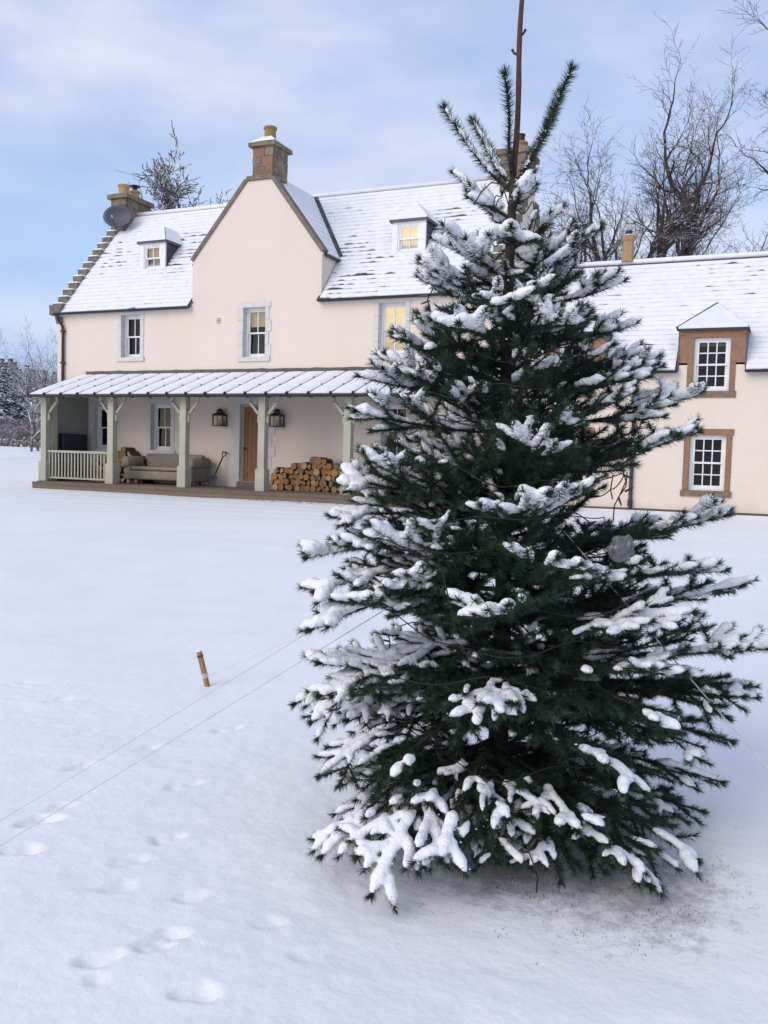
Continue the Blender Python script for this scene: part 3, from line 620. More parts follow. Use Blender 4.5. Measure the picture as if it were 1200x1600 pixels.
# ------------------------------------------------------------------ veranda
YP = 18.35; ver = thing('veranda', (-12.6, 19.2, .6), 'sage green timber veranda with snowy ribbed roof along the farmhouse front', 'veranda')
CX = [-18.2+2.272*k for k in range(6)]; VX0, VX1 = -18.50, -6.6; YEV, ZEV, ZTP = 18.02, 3.03, 3.72; ZD = .73
nb = 13
for k in range(12):                                                   # deck boards and edge beams
    y0 = YP-.22+k*.155; MB().box((VX0+.21, y0+.004, ZD-.035), (VX1, min(y0+.151, 19.975), ZD+random.uniform(-.003, .003))).build('deck_board', M['deck'], ver)
MB().box((VX0+.12, YP-.29, .44), (VX1, YP-.225, ZD-.02)).build('edge_beam', M['deck'], ver)
MB().box((VX0+.3, YP-.44, .40), (VX1+.1, YP-.295, .63)).build('edge_step', M['deck'], ver)
MB().box((VX0+.14, YP-.22, .40), (VX0+.205, 19.98, ZD-.04)).build('edge_beam', M['deck'], ver)
ptop = 3.03
for i, x in enumerate(CX):
    c = MB(); c.box((x-.09, YP-.09, 1.27), (x+.09, YP+.09, ptop-.06))
    col = c.build('column', M['sage'], ver)
    pl = MB(); pl.box((x-.125, YP-.125, ZD+.004), (x+.125, YP+.125, 1.24))
    pl.add([(x-.125, YP-.125, 1.24), (x+.125, YP-.125, 1.24), (x+.125, YP+.125, 1.24), (x-.125, YP+.125, 1.24), (x-.09, YP-.09, 1.275), (x+.09, YP-.09, 1.275), (x+.09, YP+.09, 1.275), (x-.09, YP+.09, 1.275)],
           [(0, 1, 5, 4), (1, 2, 6, 5), (2, 3, 7, 6), (3, 0, 4, 7)]); pl.build('plinth', M['sage'], col)
    for s in (-1, 1):
        if (i == 0 and s < 0) or (i == 5 and s > 0): continue
        b = MB(); x1 = x+s*.092
        for p, q in (((x1+s*.03, 2.36), (x1+s*.03, 2.56)), ((x1+s*.02, 2.54), (x1+s*.30, 2.86)), ((x1+s*.30, 2.84), (x1+s*.30, 2.98))):
            b.bar((p[0], YP, p[1]), (q[0], YP, q[1]), .062, .058, upv=(0, 1, 0))
        b.build('brace', M['sage'], col)
MB().box((VX0+.1, YP-.09, ptop-.058), (VX1-.1, YP+.09, ptop+.06)).build('wall_plate', M['sage'], ver)
MB().prism([(-18.30, YP+.11, ZD+.003), (-18.30, 19.98, ZD+.003), (-18.30, 19.98, 3.67), (-18.30, YP+.11, 3.10)], (.08, 0, 0)).build('end_wall', M['end_render'], ver)
MB().box((-18.215, YP+.11, ZD+.004), (-18.08, YP+.3, 3.0)).build('end_post', M['sage'], ver)
for a, b in ((0, 1), (4, 5)):                                         # railings
    xa_, xb_ = CX[a]+.092, CX[b]-.092; rl = MB(); rl.box((xa_, YP-.04, 1.50), (xb_, YP+.04, 1.56)); rl.box((xa_+.04, YP-.025, ZD+.075), (xb_-.04, YP+.025, ZD+.12))
    rail = rl.build('railing', M['sage'], ver); n = 19; src = None
    for k in range(n):
        x = xa_+.05+(xb_-xa_-.1)*k/(n-1)
        if src is None: src = part_at('baluster', MB().box((-.017, -.017, 0), (.017, .017, 1.50-ZD-.118)), M['sage'], rail, (x, YP, ZD+.119))
        else: inst(src, rail, (x, YP, ZD+.119))
# roof: lead bays between rolls, snow lying in every bay
bay = .571; nbays = int(round((VX1-VX0)/bay)); bay = (VX1-VX0)/nbays
vsl = Vector((0, 19.985-YEV, ZTP-ZEV)); 
MB().add
under = MB(); under.prism([(VX0, YEV, ZEV-.03), (VX0, 19.985, ZTP-.03), (VX0, 19.985, ZTP-.005), (VX0, YEV, ZEV-.005)], (VX1-VX0, 0, 0)); vroof = under.build('roof', M['lead'], ver)
for k in range(nbays):
    x0, x1 = VX0+k*bay, VX0+(k+1)*bay
    s = MB(); n = 8; rowsn = []
    for j in range(n+1):
        t = j/n; row = []
        for i, f in enumerate((.012, .07, .5, .93, .988)):
            h = (.0, .035, .04, .036, .0)[i]+random.uniform(-.004, .004)*(1 if 0 < i < 4 else 0)
            p = Vector((x0+bay*f, YEV+.02, ZEV))+vsl*(t*.955+.0)*1.0; p.z += h*(1 if 0 < j else .45)
            row.append(p)
        rowsn.append(row)
    vs_ = [p for r_ in rowsn for p in r_]; fs_ = [(j*5+i, j*5+i+1, (j+1)*5+i+1, (j+1)*5+i) for j in range(n) for i in range(4)]
    s.add(vs_, fs_); lo = [p-Vector((0, .0, .03)) for p in rowsn[0]]; s.add(rowsn[0]+lo, [(i, i+5, i+6, i+1) for i in range(4)])
    s.build('snow_bay', M['roof_snow'], vroof, smooth=True, fix=False)
for k in range(nbays+1):
    x = VX0+k*bay; a = Vector((x, YEV-.015, ZEV+.012)); b = a+vsl*.975; n = 6
    MB().tube([a, b], .0075, 6).build('roll', M['lead'], vroof)
    MB().tube([a-Vector((0, .02, .02)), a+vsl*.012+Vector((0, 0, .012))], .027, 8).build('roll_end', M['gutter'], vroof)
    for t in (.33, .66): MB().box((x-.016, (a+vsl*t).y-.02, (a+vsl*t).z+.012), (x+.016, (a+vsl*t).y+.02, (a+vsl*t).z+.034)).build('roll_clip', M['lead'], vroof)
fl = MB(); n = 60; vs_ = []
for i in range(n+1):
    x = -18.32+(VX1+18.32)*i/n; jt = noise.noise(Vector((x*3, 0, 0)))*.02
    vs_ += [(x, YW-.022, ZTP+.10+jt), (x, YW-.026, ZTP+.0), (x, YW-.10, ZTP-.045+jt)]
fl.add(vs_, [(i*3+j, (i+1)*3+j, (i+1)*3+j+1, i*3+j+1) for i in range(n) for j in range(2)]); fl.build('flashing', M['lead'], ver, fix=False)
g = gutter(ver, VX0-.06, VX1+.06, YEV-.055, ZEV-.035, .052)
for k in range(nbays):
    x = VX0+(k+.15)*bay; MB().box((x-.03, YEV-.06, ZEV-.105), (x+.03, YEV+.02, ZEV-.085)).build('bracket', M['gutter'], g)

# ------------------------------------------------------------------ right wing
YQ = 20.5; QE = 3.80; QP = 1.12; QRY = 23.0; QR = QE+QP*(QRY-YQ); QX0, QX1 = XR+.02, 3.2
wing = thing('farmhouse_wing', ((QX0+QX1)/2, YQ, .5), 'lower cream wing of the house with orange sandstone windows', 'house')
lows = [(-1.92, -1.18, 1.10, 2.30), (-4.87, -4.13, 1.10, 2.30)]; ups = [(-1.93, -1.19, 3.24, 4.38), (-4.87, -4.13, 3.24, 4.38)]
dws = [(-2.24, -.88), (-5.18, -3.82)]
w = MB(); wall_grid(w, QX0, QX1, -.2, QE, YQ, lows+[(u[0], u[1], u[2], QE) for u in ups])
w.add([(QX1, YQ, -.2), (QX1, 2*QRY-YQ, -.2), (QX1, 2*QRY-YQ, QE), (QX1, QRY, QR), (QX1, YQ, QE)], [(0, 1, 2, 3, 4)])
w.add([(QX0, 2*QRY-YQ, -.2), (QX1, 2*QRY-YQ, -.2), (QX1, 2*QRY-YQ, QE), (QX0, 2*QRY-YQ, QE)], [(0, 1, 2, 3)])
w.build('wall', M['render'], wing, fix=False)
for k, h in enumerate(lows):
    margins(wing, *h, YQ, .13, w=.12, m='sandstone', sill_h=.13, top_h=.13, proud=.012); window(wing, h[0]+.001, h[1]-.001, h[2]+.001, h[3]-.001, YQ+.09, 3, 2, None, bar=.024)
for k, (u, dw) in enumerate(zip(ups, dws)):
    x0, x1, z0, z1 = u; zt = 4.56
    for sx, (a, b) in enumerate(((x0-.12, x0), (x1, x1+.12))):
        for j in range(2): MB().box((a, YQ-.012-.004*j, z0+j*.3+.002), (b, YQ+.13, z0+(j+1)*.3-.002)).build('jamb_stone', M['sandstone'], wing)
    MB().box((dw[0], YQ-.014, z0+.602), (x0, YQ+.4, z1)).build('jamb_stone', M['sandstone'], wing); MB().box((x1, YQ-.014, z0+.602), (dw[1], YQ+.4, z1)).build('jamb_stone', M['sandstone'], wing)
    MB().box((dw[0], YQ-.016, z1+.002), (dw[1], YQ+.4, zt)).build('lintel', M['sandstone'], wing)
    MB().box((dw[0]+.0, YQ-.045, zt-.12), (dw[0]+.09, YQ-.0165, zt)).build('moulding', M['sandstone'], wing)
    MB().box((dw[0]+.09, YQ-.042, zt-.06), (dw[1]-.09, YQ-.0165, zt-.002)).build('moulding', M['sandstone'], wing)
    MB().box((dw[1]-.09, YQ-.045, zt-.12), (dw[1], YQ-.0165, zt)).build('moulding', M['sandstone'], wing)
    MB().box((x0-.15, YQ-.03, z0-.14), (x1+.15, YQ+.13, z0)).build('sill', M['sill_stone'], wing)
    window(wing, x0+.001, x1-.001, z0+.001, z1-.001, YQ+.07, 3, 2, ('net', .14), bar=.024)
    yl = YQ+(zt-QE)/QP
    for sx in (dw[0]+.01, dw[1]-.01):
        o = .012 if sx > (x0+x1)/2 else -.012
        MB().prism([(sx, YQ+.4, QE+.05), (sx, YQ+.4, zt), (sx, yl+.02, zt)], (o, 0, 0)).build('cheek', M['slate'], wing)
        MB().box((sx+o-.012, YQ-.03, QE-.12), (sx+o+.012, YQ+.5, zt-.02)).build('cheek_lead', M['lead'], wing)
    e = .05; cx = (dw[0]+dw[1])/2; aY, aZ = YQ+.9, 5.22; yr = YQ+(aZ-QE)/QP
    A, B, P, Q = Vector((dw[0]-e, YQ-.1, zt)), Vector((dw[1]+e, YQ-.1, zt)), Vector((cx, aY, aZ)), Vector((cx, yr, aZ)); RB, LB = Vector((dw[1]+e, yl+.02, zt)), Vector((dw[0]-e, yl+.02, zt))
    r = MB(); r.add([A, B, P, Q, RB, LB], [(0, 1, 2), (1, 4, 3, 2), (0, 2, 3, 5), (0, 5, 4, 1)]); dr = r.build('dormer_roof', M['slate'], wing, fix=False)
    r = MB(); r.box((A.x, A.y, zt-.04), (B.x, A.y+.03, zt+.012)); r.bar(A+Vector((.0, .02, .03)), P+Vector((0, 0, .03)), .05, .05); r.build('hip_lead', M['gutter'], dr)
    s = MB(); kz = Vector((0, 0, .05))
    for poly in ((A, B, P), (B, RB, Q, P), (A, P, Q, LB)):
        cen = sum(poly, Vector())/len(poly); f_ = [cen+(q-cen)*.96+kz for q in poly]; n = len(f_)
        s.add(f_+[q-kz*1.1 for q in f_], [tuple(range(n))]+[(i, n+i, n+(i+1) % n, (i+1) % n) for i in range(n)])
    s.build('dormer_snow', M['roof_snow'], dr)
def skip_wing(x, z): return any(a-.03 < x < b+.03 for a, b in dws) and z < 4.62
rf = MB()
xs = [QX0] + [q for d in sorted(dws) for q in d] + [QX1]
for a, b in ((xs[0], xs[1]), (xs[2], xs[3]), (xs[4], xs[5])): rf.add([(a, YQ-.12, QE-.155), (b, YQ-.12, QE-.155), (b, QRY, QR-.02), (a, QRY, QR-.02)], [(0, 1, 2, 3)])
for a, b in ((xs[1], xs[2]), (xs[3], xs[4])): rf.add([(a, YQ+.6, QE+.6*QP-.02), (b, YQ+.6, QE+.6*QP-.02), (b, QRY, QR-.02), (a, QRY, QR-.02)], [(0, 1, 2, 3)])
rf.add([(QX0, QRY, QR-.02), (QX1, QRY, QR-.02), (QX1, 2*QRY-YQ, QE-.02), (QX0, 2*QRY-YQ, QE-.02)], [(0, 1, 2, 3)])
wroof = rf.build('roof', M['slate'], wing, fix=False)
slate_roof(wroof, (QX0, YQ-.12, QE-.12*QP), QX1-QX0, (Vector((0, QRY, QR))-Vector((0, YQ-.12, QE-.12*QP))).length, (0, 1, QP), skip_wing, 21, bare=.64)
MB().tube([(QX0, QRY, QR+.02), (QX1, QRY, QR+.02)], .07, 8).build('ridge_snow', M['roof_snow'], wroof, smooth=True)
for a, b in ((xs[0], xs[1]), (xs[2], xs[3]), (xs[4], xs[5])): gutter(wing, a, b, YQ-.17, QE-.13, .055)
dp = MB(); dp.tube([(-3.12, YQ-.06, QE-.2), (-3.12, YQ-.06, .62), (-3.12, YQ-.10, .52)], .042, 10); pp = dp.build('downpipe', M['pipe'], wing, smooth=True)
MB().tube([(-3.12, YQ-.06, .84), (-3.12, YQ-.06, .70)], .056, 10).build('collar', M['pipe'], pp)
pot = MB().lathe((-3.83, QRY, QR+.02), [(.17, 0), (.17, .05), (.145, .08), (.135, .50), (.165, .53), (.175, .62), (.15, .64), (.1, .64)], 8).build('chimney_pot', M['clay'], wing)
MB().tube([(-3.83, QRY, QR+.6), (-3.83, QRY, QR+.78)], .085, 10).build('cowl', M['black'], pot); MB().lathe((-3.83, QRY, QR+.665), [(.165, 0), (.14, .02), (.09, .03)], 10).build('snow', M['snow'], pot)
# a low earth strip shows where the snow stops short of the wing
strip = MB(); n = 60
for i in range(n):
    x0, x1 = QX0+(QX1-QX0)*i/n, QX0+(QX1-QX0)*(i+1)/n
    strip.add([(x0, YQ-.10-.05*random.random(), gz(x0, YQ-.1)+.012), (x1, YQ-.10-.05*random.random(), gz(x1, YQ-.1)+.012), (x1, YQ, gz(x1, YQ)+.03), (x0, YQ, gz(x0, YQ)+.03)], [(0, 1, 2, 3)])
tag(strip.build('earth_strip', M['earth'], fix=False), 'thin bare earth line along the foot of the wing wall', None, None, 'structure')

# ------------------------------------------------------------------ things on the veranda
def lantern(x, z0, z1, label):
    t = thing('wall_lantern', (x, YW, z0), label, 'lantern'); h = z1-z0; yc = YW-.14; w2 = .145; d2 = .10
    f = MB(); zb, zt = z0+.03, z0+h*.62
    for sx in (-1, 1):
        for sy in (-1, 1): f.box((x+sx*w2-.014, yc+sy*d2-.014, zb), (x+sx*w2+.014, yc+sy*d2+.014, zt))
    f.box((x-w2-.02, yc-d2-.02, zb-.025), (x+w2+.02, yc+d2+.02, zb)); f.box((x-w2-.02, yc-d2-.02, zt), (x+w2+.02, yc+d2+.02, zt+.02)); f.build('frame', M['black'], t)
    r = MB(); a, b = zt+.021, zt+.075; i = .07
    r.add([(x-w2-.03, yc-d2-.03, a), (x+w2+.03, yc-d2-.03, a), (x+w2+.03, yc+d2+.03, a), (x-w2-.03, yc+d2+.03, a), (x-w2+i, yc-d2+.03, b), (x+w2-i, yc-d2+.03, b), (x+w2-i, yc+d2-.03, b), (x-w2+i, yc+d2-.03, b)], [(0, 1, 5, 4), (1, 2, 6, 5), (2, 3, 7, 6), (3, 0, 4, 7), (0, 3, 2, 1)])
    r.lathe((x, yc, b), [(.085, 0), (.09, .05), (.07, .08), (.05, .10), (.02, .115)], 14); r.build('hood', M['black'], t)
    for sy in (-1, 1): g = MB(); g.add([(x-w2, yc+sy*d2, zb), (x+w2, yc+sy*d2, zb), (x+w2, yc+sy*d2, zt), (x-w2, yc+sy*d2, zt)], [(0, 1, 2, 3)]); g.build('pane', M['glass'], t, fix=False)
    for sx in (-1, 1): g = MB(); g.add([(x+sx*w2, yc-d2, zb), (x+sx*w2, yc+d2, zb), (x+sx*w2, yc+d2, zt), (x+sx*w2, yc-d2, zt)], [(0, 1, 2, 3)]); g.build('pane', M['glass'], t, fix=False)
    MB().box((x-.12, YW-.026, zb-.01), (x+.12, YW-.001, zt+.02)).build('back_plate', M['margin'], t)
    MB().lathe((x, yc, zb), [(.035, 0), (.035, .09), (.02, .1), (.025, .13), (.01, .17)], 10).build('lamp_holder', M['black'], t)
lantern(-13.66, 2.31, 2.76, 'black iron wall lantern left of the oak door'); lantern(-11.92, 2.31, 2.76, 'black iron wall lantern right of the oak door')

so = thing('sofa', (-15.1, 19.35, ZD), 'old taupe sofa with rolled arms on the veranda beside the spade', 'sofa')
def soft(mb, name, parent, m=None, lvl=2, bev=.05):
    o = mb.build(name, m or M['sofa'], parent, smooth=True); b = o.modifiers.new('bevel', 'BEVEL'); b.width = bev; b.segments = 3; return o
sx0, sx1 = -16.15, -13.9
soft(MB().box((sx0+.18, 19.02, ZD+.12), (sx1-.18, 19.75, ZD+.36)), 'base', so); soft(MB().box((sx0+.26, 19.0, ZD+.365), (sx1-.26, 19.55, ZD+.47)), 'seat_cushion', so)
bk = MB(); bk.prism([(sx0+.2, 19.55, ZD+.36), (sx0+.2, 19.80, ZD+.2), (sx0+.2, 19.90, ZD+.80), (sx0+.2, 19.72, ZD+.82)], (sx1-sx0-.4, 0, 0)); soft(bk, 'backrest', so)
for x0, s in ((sx0, 1), (sx1, -1)):
    xa_, xb_ = (x0, x0+.24) if s > 0 else (x0-.24, x0)
    soft(MB().box((xa_+(.04 if s > 0 else .02), 19.04, ZD+.1), (xb_-(.02 if s > 0 else .04), 19.8, ZD+.55)), 'arm', so)
    xc = (xa_+xb_)/2-.02*s; MB().tube([(xc, 18.99, ZD+.58), (xc, 19.02, ZD+.58), (xc, 19.80, ZD+.60), (xc, 19.84, ZD+.60)], [.10, .145, .145, .10], 16).build('arm_roll', M['sofa'], so, smooth=True)
for x in (sx0+.2, sx1-.2):
    for y in (19.12, 19.65): MB().lathe((x, y, ZD+.003), [(.018, 0), (.03, .05), (.035, .12)], 8).build('foot', M['bark_dark'], so)
nb_ = MB().box((-18.21, 18.82, ZD+.003), (-18.02, 19.72, 2.02)); cab = nb_.build('storage_cabinet', M['navy'], origin=(-18.1, 19.3, ZD)); tag(cab, 'tall dark navy cabinet against the veranda end wall behind the left railing', 'cabinet')
bv = cab.modifiers.new('bevel', 'BEVEL'); bv.width = .02; bv.segments = 2
sp = thing('spade', (-13.62, 19.6, ZD), 'black handled garden spade leaning on the wall beside the sofa', 'spade')
fa, fb = Vector((-13.72, 19.55, ZD+.01)), Vector((-13.52, 19.93, ZD+.92)); dd = (fb-fa).normalized()
MB().tube([fa+dd*.26, fa+dd*.86], .018, 8).build('shaft', M['bark_dark'], sp, smooth=True)
bl = MB(); sdv = Vector((1, 0, 0)); sdv = (sdv-dd*sdv.dot(dd)).normalized(); nv = dd.cross(sdv)
pr = [(-.10, .30), (-.105, .08), (-.06, .0), (.06, .0), (.105, .08), (.10, .30)]; bl.prism([fa+sdv*a+dd*b for a, b in pr], nv*.012); bl.tube([fa+dd*.24, fa+dd*.42], [.03, .022], 8); bl.build('blade', M['dish'], sp)
hd = MB(); hd.tube([fa+dd*.86, fa+dd*.9-sdv*.055, fa+dd*.99-sdv*.06], .013, 6); hd.tube([fa+dd*.86, fa+dd*.9+sdv*.055, fa+dd*.99+sdv*.06], .013, 6); hd.tube([fa+dd*.99-sdv*.075, fa+dd*.99+sdv*.075], .016, 8); hd.build('grip', M['black'], sp)
# firewood: every log is a thing
def log_mesh(kind, seed):
    r_ = random.Random(seed); n = 11
    if kind == 0: pr = [(math.cos(2*math.pi*j/n)*(1+r_.uniform(-.06, .06)), math.sin(2*math.pi*j/n)*(1+r_.uniform(-.06, .06))) for j in range(n)]
    elif kind == 1: pr = [(math.cos(math.pi*j/7)*1.15, math.sin(math.pi*j/7)*1.05-.45+r_.uniform(-.04, .04)) for j in range(8)]
    else: pr = [(math.cos(R(40)+R(100)*j/5)*1.5, math.sin(R(40)+R(100)*j/5)*1.5-.8) for j in range(6)]+[(r_.uniform(-.15, .15), -.75)]
    mb = MB(); k = len(pr); a = [(p[0], 0, p[1]) for p in pr]; b = [(p[0]*.96, 1, p[1]*.96) for p in pr]
    mb.add(a+b, [tuple(range(k)), tuple(range(2*k-1, k-1, -1))], 1); mb.add(a+b, [(i, k+i, k+(i+1) % k, (i+1) % k) for i in range(k)], 0)
    return mb
protos = []
for e in range(5):
    for kd in range(3):
        p = part_at('firewood_log', log_mesh(kd, e*3+kd), [M['bark_dark' if e == 2 else 'bark'], M['end%d' % e]], None, (0, 0, 0)); protos.append((p, kd)); COL.objects.unlink(p)
def log_pile(x0, x1, top, y, label, group, seed):
    rs = random.Random(seed); z = ZD+.075; row = 0; made = 0
    while True:
        any_ = False; x = x0+(row % 2)*.07+rs.uniform(0, .03)
        while x < x1:
            r = rs.uniform(.062, .092); x += r
            if z+r*.5 < ZD+top(x):
                any_ = True; right = (x-x0)/(x1-x0)
                pool = [q for q in protos if (q[1] > 0) == (rs.random() < .15+.35*right*(row < 3))] or protos
                p, kd = rs.choice(pool); c = p.copy(); COL.objects.link(c)
                c.location = (x, y+rs.uniform(-.05, .05), z+rs.uniform(-.012, .012)); c.rotation_euler = (rs.uniform(-.03, .03), rs.uniform(-math.pi, math.pi), rs.uniform(-.1, .1)); c.scale = (r*1.1, rs.uniform(.30, .42), r*1.08)
                tag(c, '%s log in the %s row of the %s' % (('round', 'half split', 'wedge split')[kd], ('bottom', 'second', 'third', 'fourth', 'fifth', 'top')[min(row, 5)], label), 'log', group); made += 1
            x += r*.96
        if not any_: break
        z += .136; row += 1
    return made
def top1(x):
    t = (x+12.0)/2.1
    return np.interp(t, [0, .05, .12, .2, .42, .44, .68, .72, .85, 1], [.12, .28, .45, .60, .66, .74, .82, .86, .76, .78])
log_pile(-11.92, -9.62, top1, 19.42, 'big stack beside the oak door', 'firewood stacked right of the door', 5)
log_pile(-9.4, -7.1, lambda x: .78+.05*math.sin(x*5), 19.45, 'stack behind the right railing', 'firewood behind the right railing', 6)
log_pile(-17.75, -15.95, lambda x: .93-.16*max(0, (x+16.6)/.5)-.5*max(0, -17.1-x)+.03*math.sin(x*9), 19.55, 'small stack left of the sofa', 'firewood stacked left of the sofa', 8)
# wet leaves and bark crumbs on the snow before the stack
cr = MB()
for k in range(140):
    x = random.gauss(-10.3, .75); y = YP-.58-abs(random.gauss(0, .18)); z = gz(x, y)+.012; s = random.uniform(.012, .035); a = random.random()*6
    cr.add([(x+math.cos(a)*s, y+math.sin(a)*s, z), (x-math.sin(a)*s*.6, y+math.cos(a)*s*.6, z+.008), (x-math.cos(a)*s, y-math.sin(a)*s, z+.004), (x+math.sin(a)*s*.6, y-math.cos(a)*s*.6, z)], [(0, 1, 2, 3)])
tag(cr.build('bark_crumbs', M['bark'], fix=False), 'brown bark crumbs and leaves scattered on snow before the log stack', 'debris', None, 'stuff')

# ------------------------------------------------------------------ dish and aerials on the left chimney
sd = thing('satellite_dish', (-19.45, 22.18, 8.62), 'grey satellite dish on the left chimney above the crow steps', 'satellite dish')
dm = MB(); n, m_ = 20, 5; cen = Vector((-19.0, 22.02, 8.74)); ax = Vector((.35, -.95, .12)).normalized(); ux = ax.cross(Vector((0, 0, 1))).normalized(); uy = ux.cross(ax)
vs_ = [cen-ax*.10]
for i in range(1, m_+1):
    for j in range(n):
        a = 2*math.pi*j/n; r_ = i/m_; vs_.append(cen-ax*(.10*(1-r_*r_))+(ux*math.cos(a)*.46+uy*math.sin(a)*.35)*r_)
fs_ = [(0, 1+j, 1+(j+1) % n) for j in range(n)]+[(1+(i-1)*n+j, 1+i*n+j, 1+i*n+(j+1) % n, 1+(i-1)*n+(j+1) % n) for i in range(1, m_) for j in range(n)]
dm.add(vs_, fs_); o = dm.build('reflector', M['dish'], sd, smooth=True); sm = o.modifiers.new('solid', 'SOLIDIFY'); sm.thickness = .012
MB().tube([cen-uy*.35, cen-uy*.42+ax*.15, cen-uy*.20+ax*.42], .014, 6).build('arm', M['black'], sd); MB().tube([cen-uy*.21+ax*.40, cen-uy*.17+ax*.48], .03, 8).build('receiver', M['alu'], sd)
MB().bar(cen-ax*.1, cen-ax*.1+Vector((0, .3, -.02)), .05, .05).build('bracket', M['alu'], sd)
def yagi(origin, d, length, nel, el, mast, label, up=(0, 0, 1)):
    t = thing('tv_aerial', mast[0], label, 'aerial'); o = Vector(origin); d = Vector(d).normalized(); s = d.cross(Vector(up)).normalized()
    MB().tube(mast, .014, 6).build('mast', M['alu'], t); MB().tube([o, o+d*length], .011, 6).build('boom', M['alu'], t)
    MB().tube([o+d*length*.45, o+d*length*.47-Vector((0, 0, .12)), o+d*length*.73-Vector((0, 0, .12)), o+d*length*.75], .009, 5).build('stay', M['alu'], t)
    e0 = MB().tube([o-s*el, o+s*el], .006, 5).build('director', M['alu'], t)
    for k in range(1, nel): c = inst(e0, t, Vector(ORG[t.name])+d*length*k/nel)
    for a in (.12, .06, -.06, -.12): MB().tube([o+d*length*.99+Vector((0, 0, a))-s*el*1.4, o+d*length*.99+Vector((0, 0, a))+s*el*1.4], .007, 5).build('reflector_rod', M['alu'], t)
    return t
A0, A1 = pix(181, 266, 30.2), pix(243, 283, 29.4)
mast_b = Vector((-18.98, 23.3, 9.3)); mast_t = A0+(A1-A0)*.6
yagi(A0, A1-A0, (A1-A0).length, 16, .07, [mast_b, Vector((mast_t.x, mast_t.y, mast_t.z-.3)), mast_t-Vector((0, 0, .12))], 'long thin television aerial above the left chimney pots')
B0, B1 = pix(189, 300, 29.0), pix(209, 313, 28.7)
yagi(B0, B1-B0, (B1-B0).length, 9, .06, [Vector((-19.2, 22.32, 9.3)), B0+(B1-B0)*.7], 'short television aerial fixed across the face of the left chimney')

# ------------------------------------------------------------------ fir tree
import bmesh
fir = thing('christmas_tree', tuple(TB), 'large snow laden fir tree with a bare leader standing on the lawn', 'tree')
DEP = 3.60
tx = lambda z: Vector((TB.x+.012*math.sin(z*2.1), TB.y+.01*math.sin(z*1.7+1), z))
tk = MB(); zs = np.linspace(TB.z-.05, 2.72, 22); tk.tube([tx(z) for z in zs], [.046-.030*((z-TB.z)/2.6)+random.uniform(-.0015, .0015) for z in zs], 12)
tk.build('trunk', M['trunk'], fir, smooth=True)
ld = MB(); zz = np.linspace(2.70, 3.75, 14); top = pix(816, 0, DEP)
ld.tube([tx(2.7)+(top-tx(2.7))*((z-2.70)/(top.z-2.70))+Vector((.004*math.sin(z*9), 0, 0)) for z in zz], [.0125-.003*(z-2.7)+.0008*math.sin(z*31) for z in zz], 8)
ld.build('leader', M['leader'], fir, smooth=True)
for px, py, dx in ((812, 56, 9), (808, 85, -8)):
    a = pix(px, py, DEP); b = pix(px+dx, py-5 if dx > 0 else py-3, DEP); MB().tube([a, a+(b-a)*.6, b+Vector((0, 0, .012))], [.006, .005, .006], 6).build('bud_spur', M['leader'], fir)
brs = []                                                            # (base, tip, arch, kind)
def explicit(x, y, q, zb, arch=.0, kind='full'):
    tip = pix(x, y, DEP+q); brs.append((tx(zb), tip, arch, kind))
for a in ((694, 168, 0, 2.66, -.03), (741, 190, .18, 2.68, -.02), (791, 114, -.12, 2.66, -.02), (892, 108, -.02, 2.68, -.03), (876, 146, .22, 2.68, -.03)): explicit(*a, kind='top')
for a in ((709, 268, -.05, 2.56, -.02), (880, 322, -.05, 2.44, -.02), (833, 268, -.22, 2.6, -.02), (800, 354, -.42, 2.48, -.03), (735, 300, .25, 2.5, 0)): explicit(*a, kind='mid')
for a in ((656, 404, -.05, 2.30, -.03), (694, 368, .15, 2.34, -.03), (976, 438, -.08, 2.22, -.03), (938, 352, .08, 2.32, -.03), (912, 368, -.25, 2.30, -.03), (725, 372, -.32, 2.32, -.02),
          (655, 496, .04, 2.12, -.02), (967, 516, .10, 2.08, -.02), (668, 440, .22, 2.2, -.02), (880, 430, .35, 2.2, -.02), (868, 500, -.50, 2.14, -.03), (720, 505, -.5, 2.12, -.03), (800, 470, -.50, 2.2, 0)): explicit(*a)
for a in ((614, 520, .12, 1.98, -.03), (560, 588, -.10, 1.90, -.03), (1020, 580, -.08, 1.86, -.03), (1034, 572, .14, 1.9, -.03), (556, 642, -.16, 1.72, -.02), (1094, 612, .02, 1.74, -.04), (980, 560, .42, 1.9, -.02),
          (650, 560, .40, 1.88, -.02), (578, 722, -.28, 1.56, 0), (526, 757, .0, 1.46, .0), (1092, 674, -.12, 1.55, -.03), (1000, 706, .3, 1.5, 0)): explicit(*a)
for a in ((518, 806, .08, 1.36, .02), (479, 872, -.02, 1.28, .03), (492, 925, -.2, 1.18, .04), (1140, 802, .12, 1.22, -.02), (1134, 892, -.15, 1.1, 0), (484, 985, -.32, 1.08, .06), (1157, 914, .12, .95, -.02), (1197, 1012, -.12, .85, -.03),
          (461, 1100, -.15, .86, .07), (487, 1128, .1, .80, .06), (1162, 1090, -.05, .70, .0), (1163, 1070, .2, .72, 0), (500, 1212, -.22, .62, .07), (1144, 1158, -.18, .6, .03), (1128, 1222, -.05, .44, .04)): explicit(*a)
for a in ((502, 1338, -.42, .44, .10), (578, 1398, -.62, .46, .12), (690, 1345, -.66, .42, .10), (1090, 1345, -.30, .36, .05), (1018, 1384, -.52, .40, .07), (905, 1300, -.55, .36, .05), (1098, 1268, .1, .34, .03),
          (560, 1250, .1, .40, .06), (850, 1330, -.40, .33, .04)): explicit(*a)
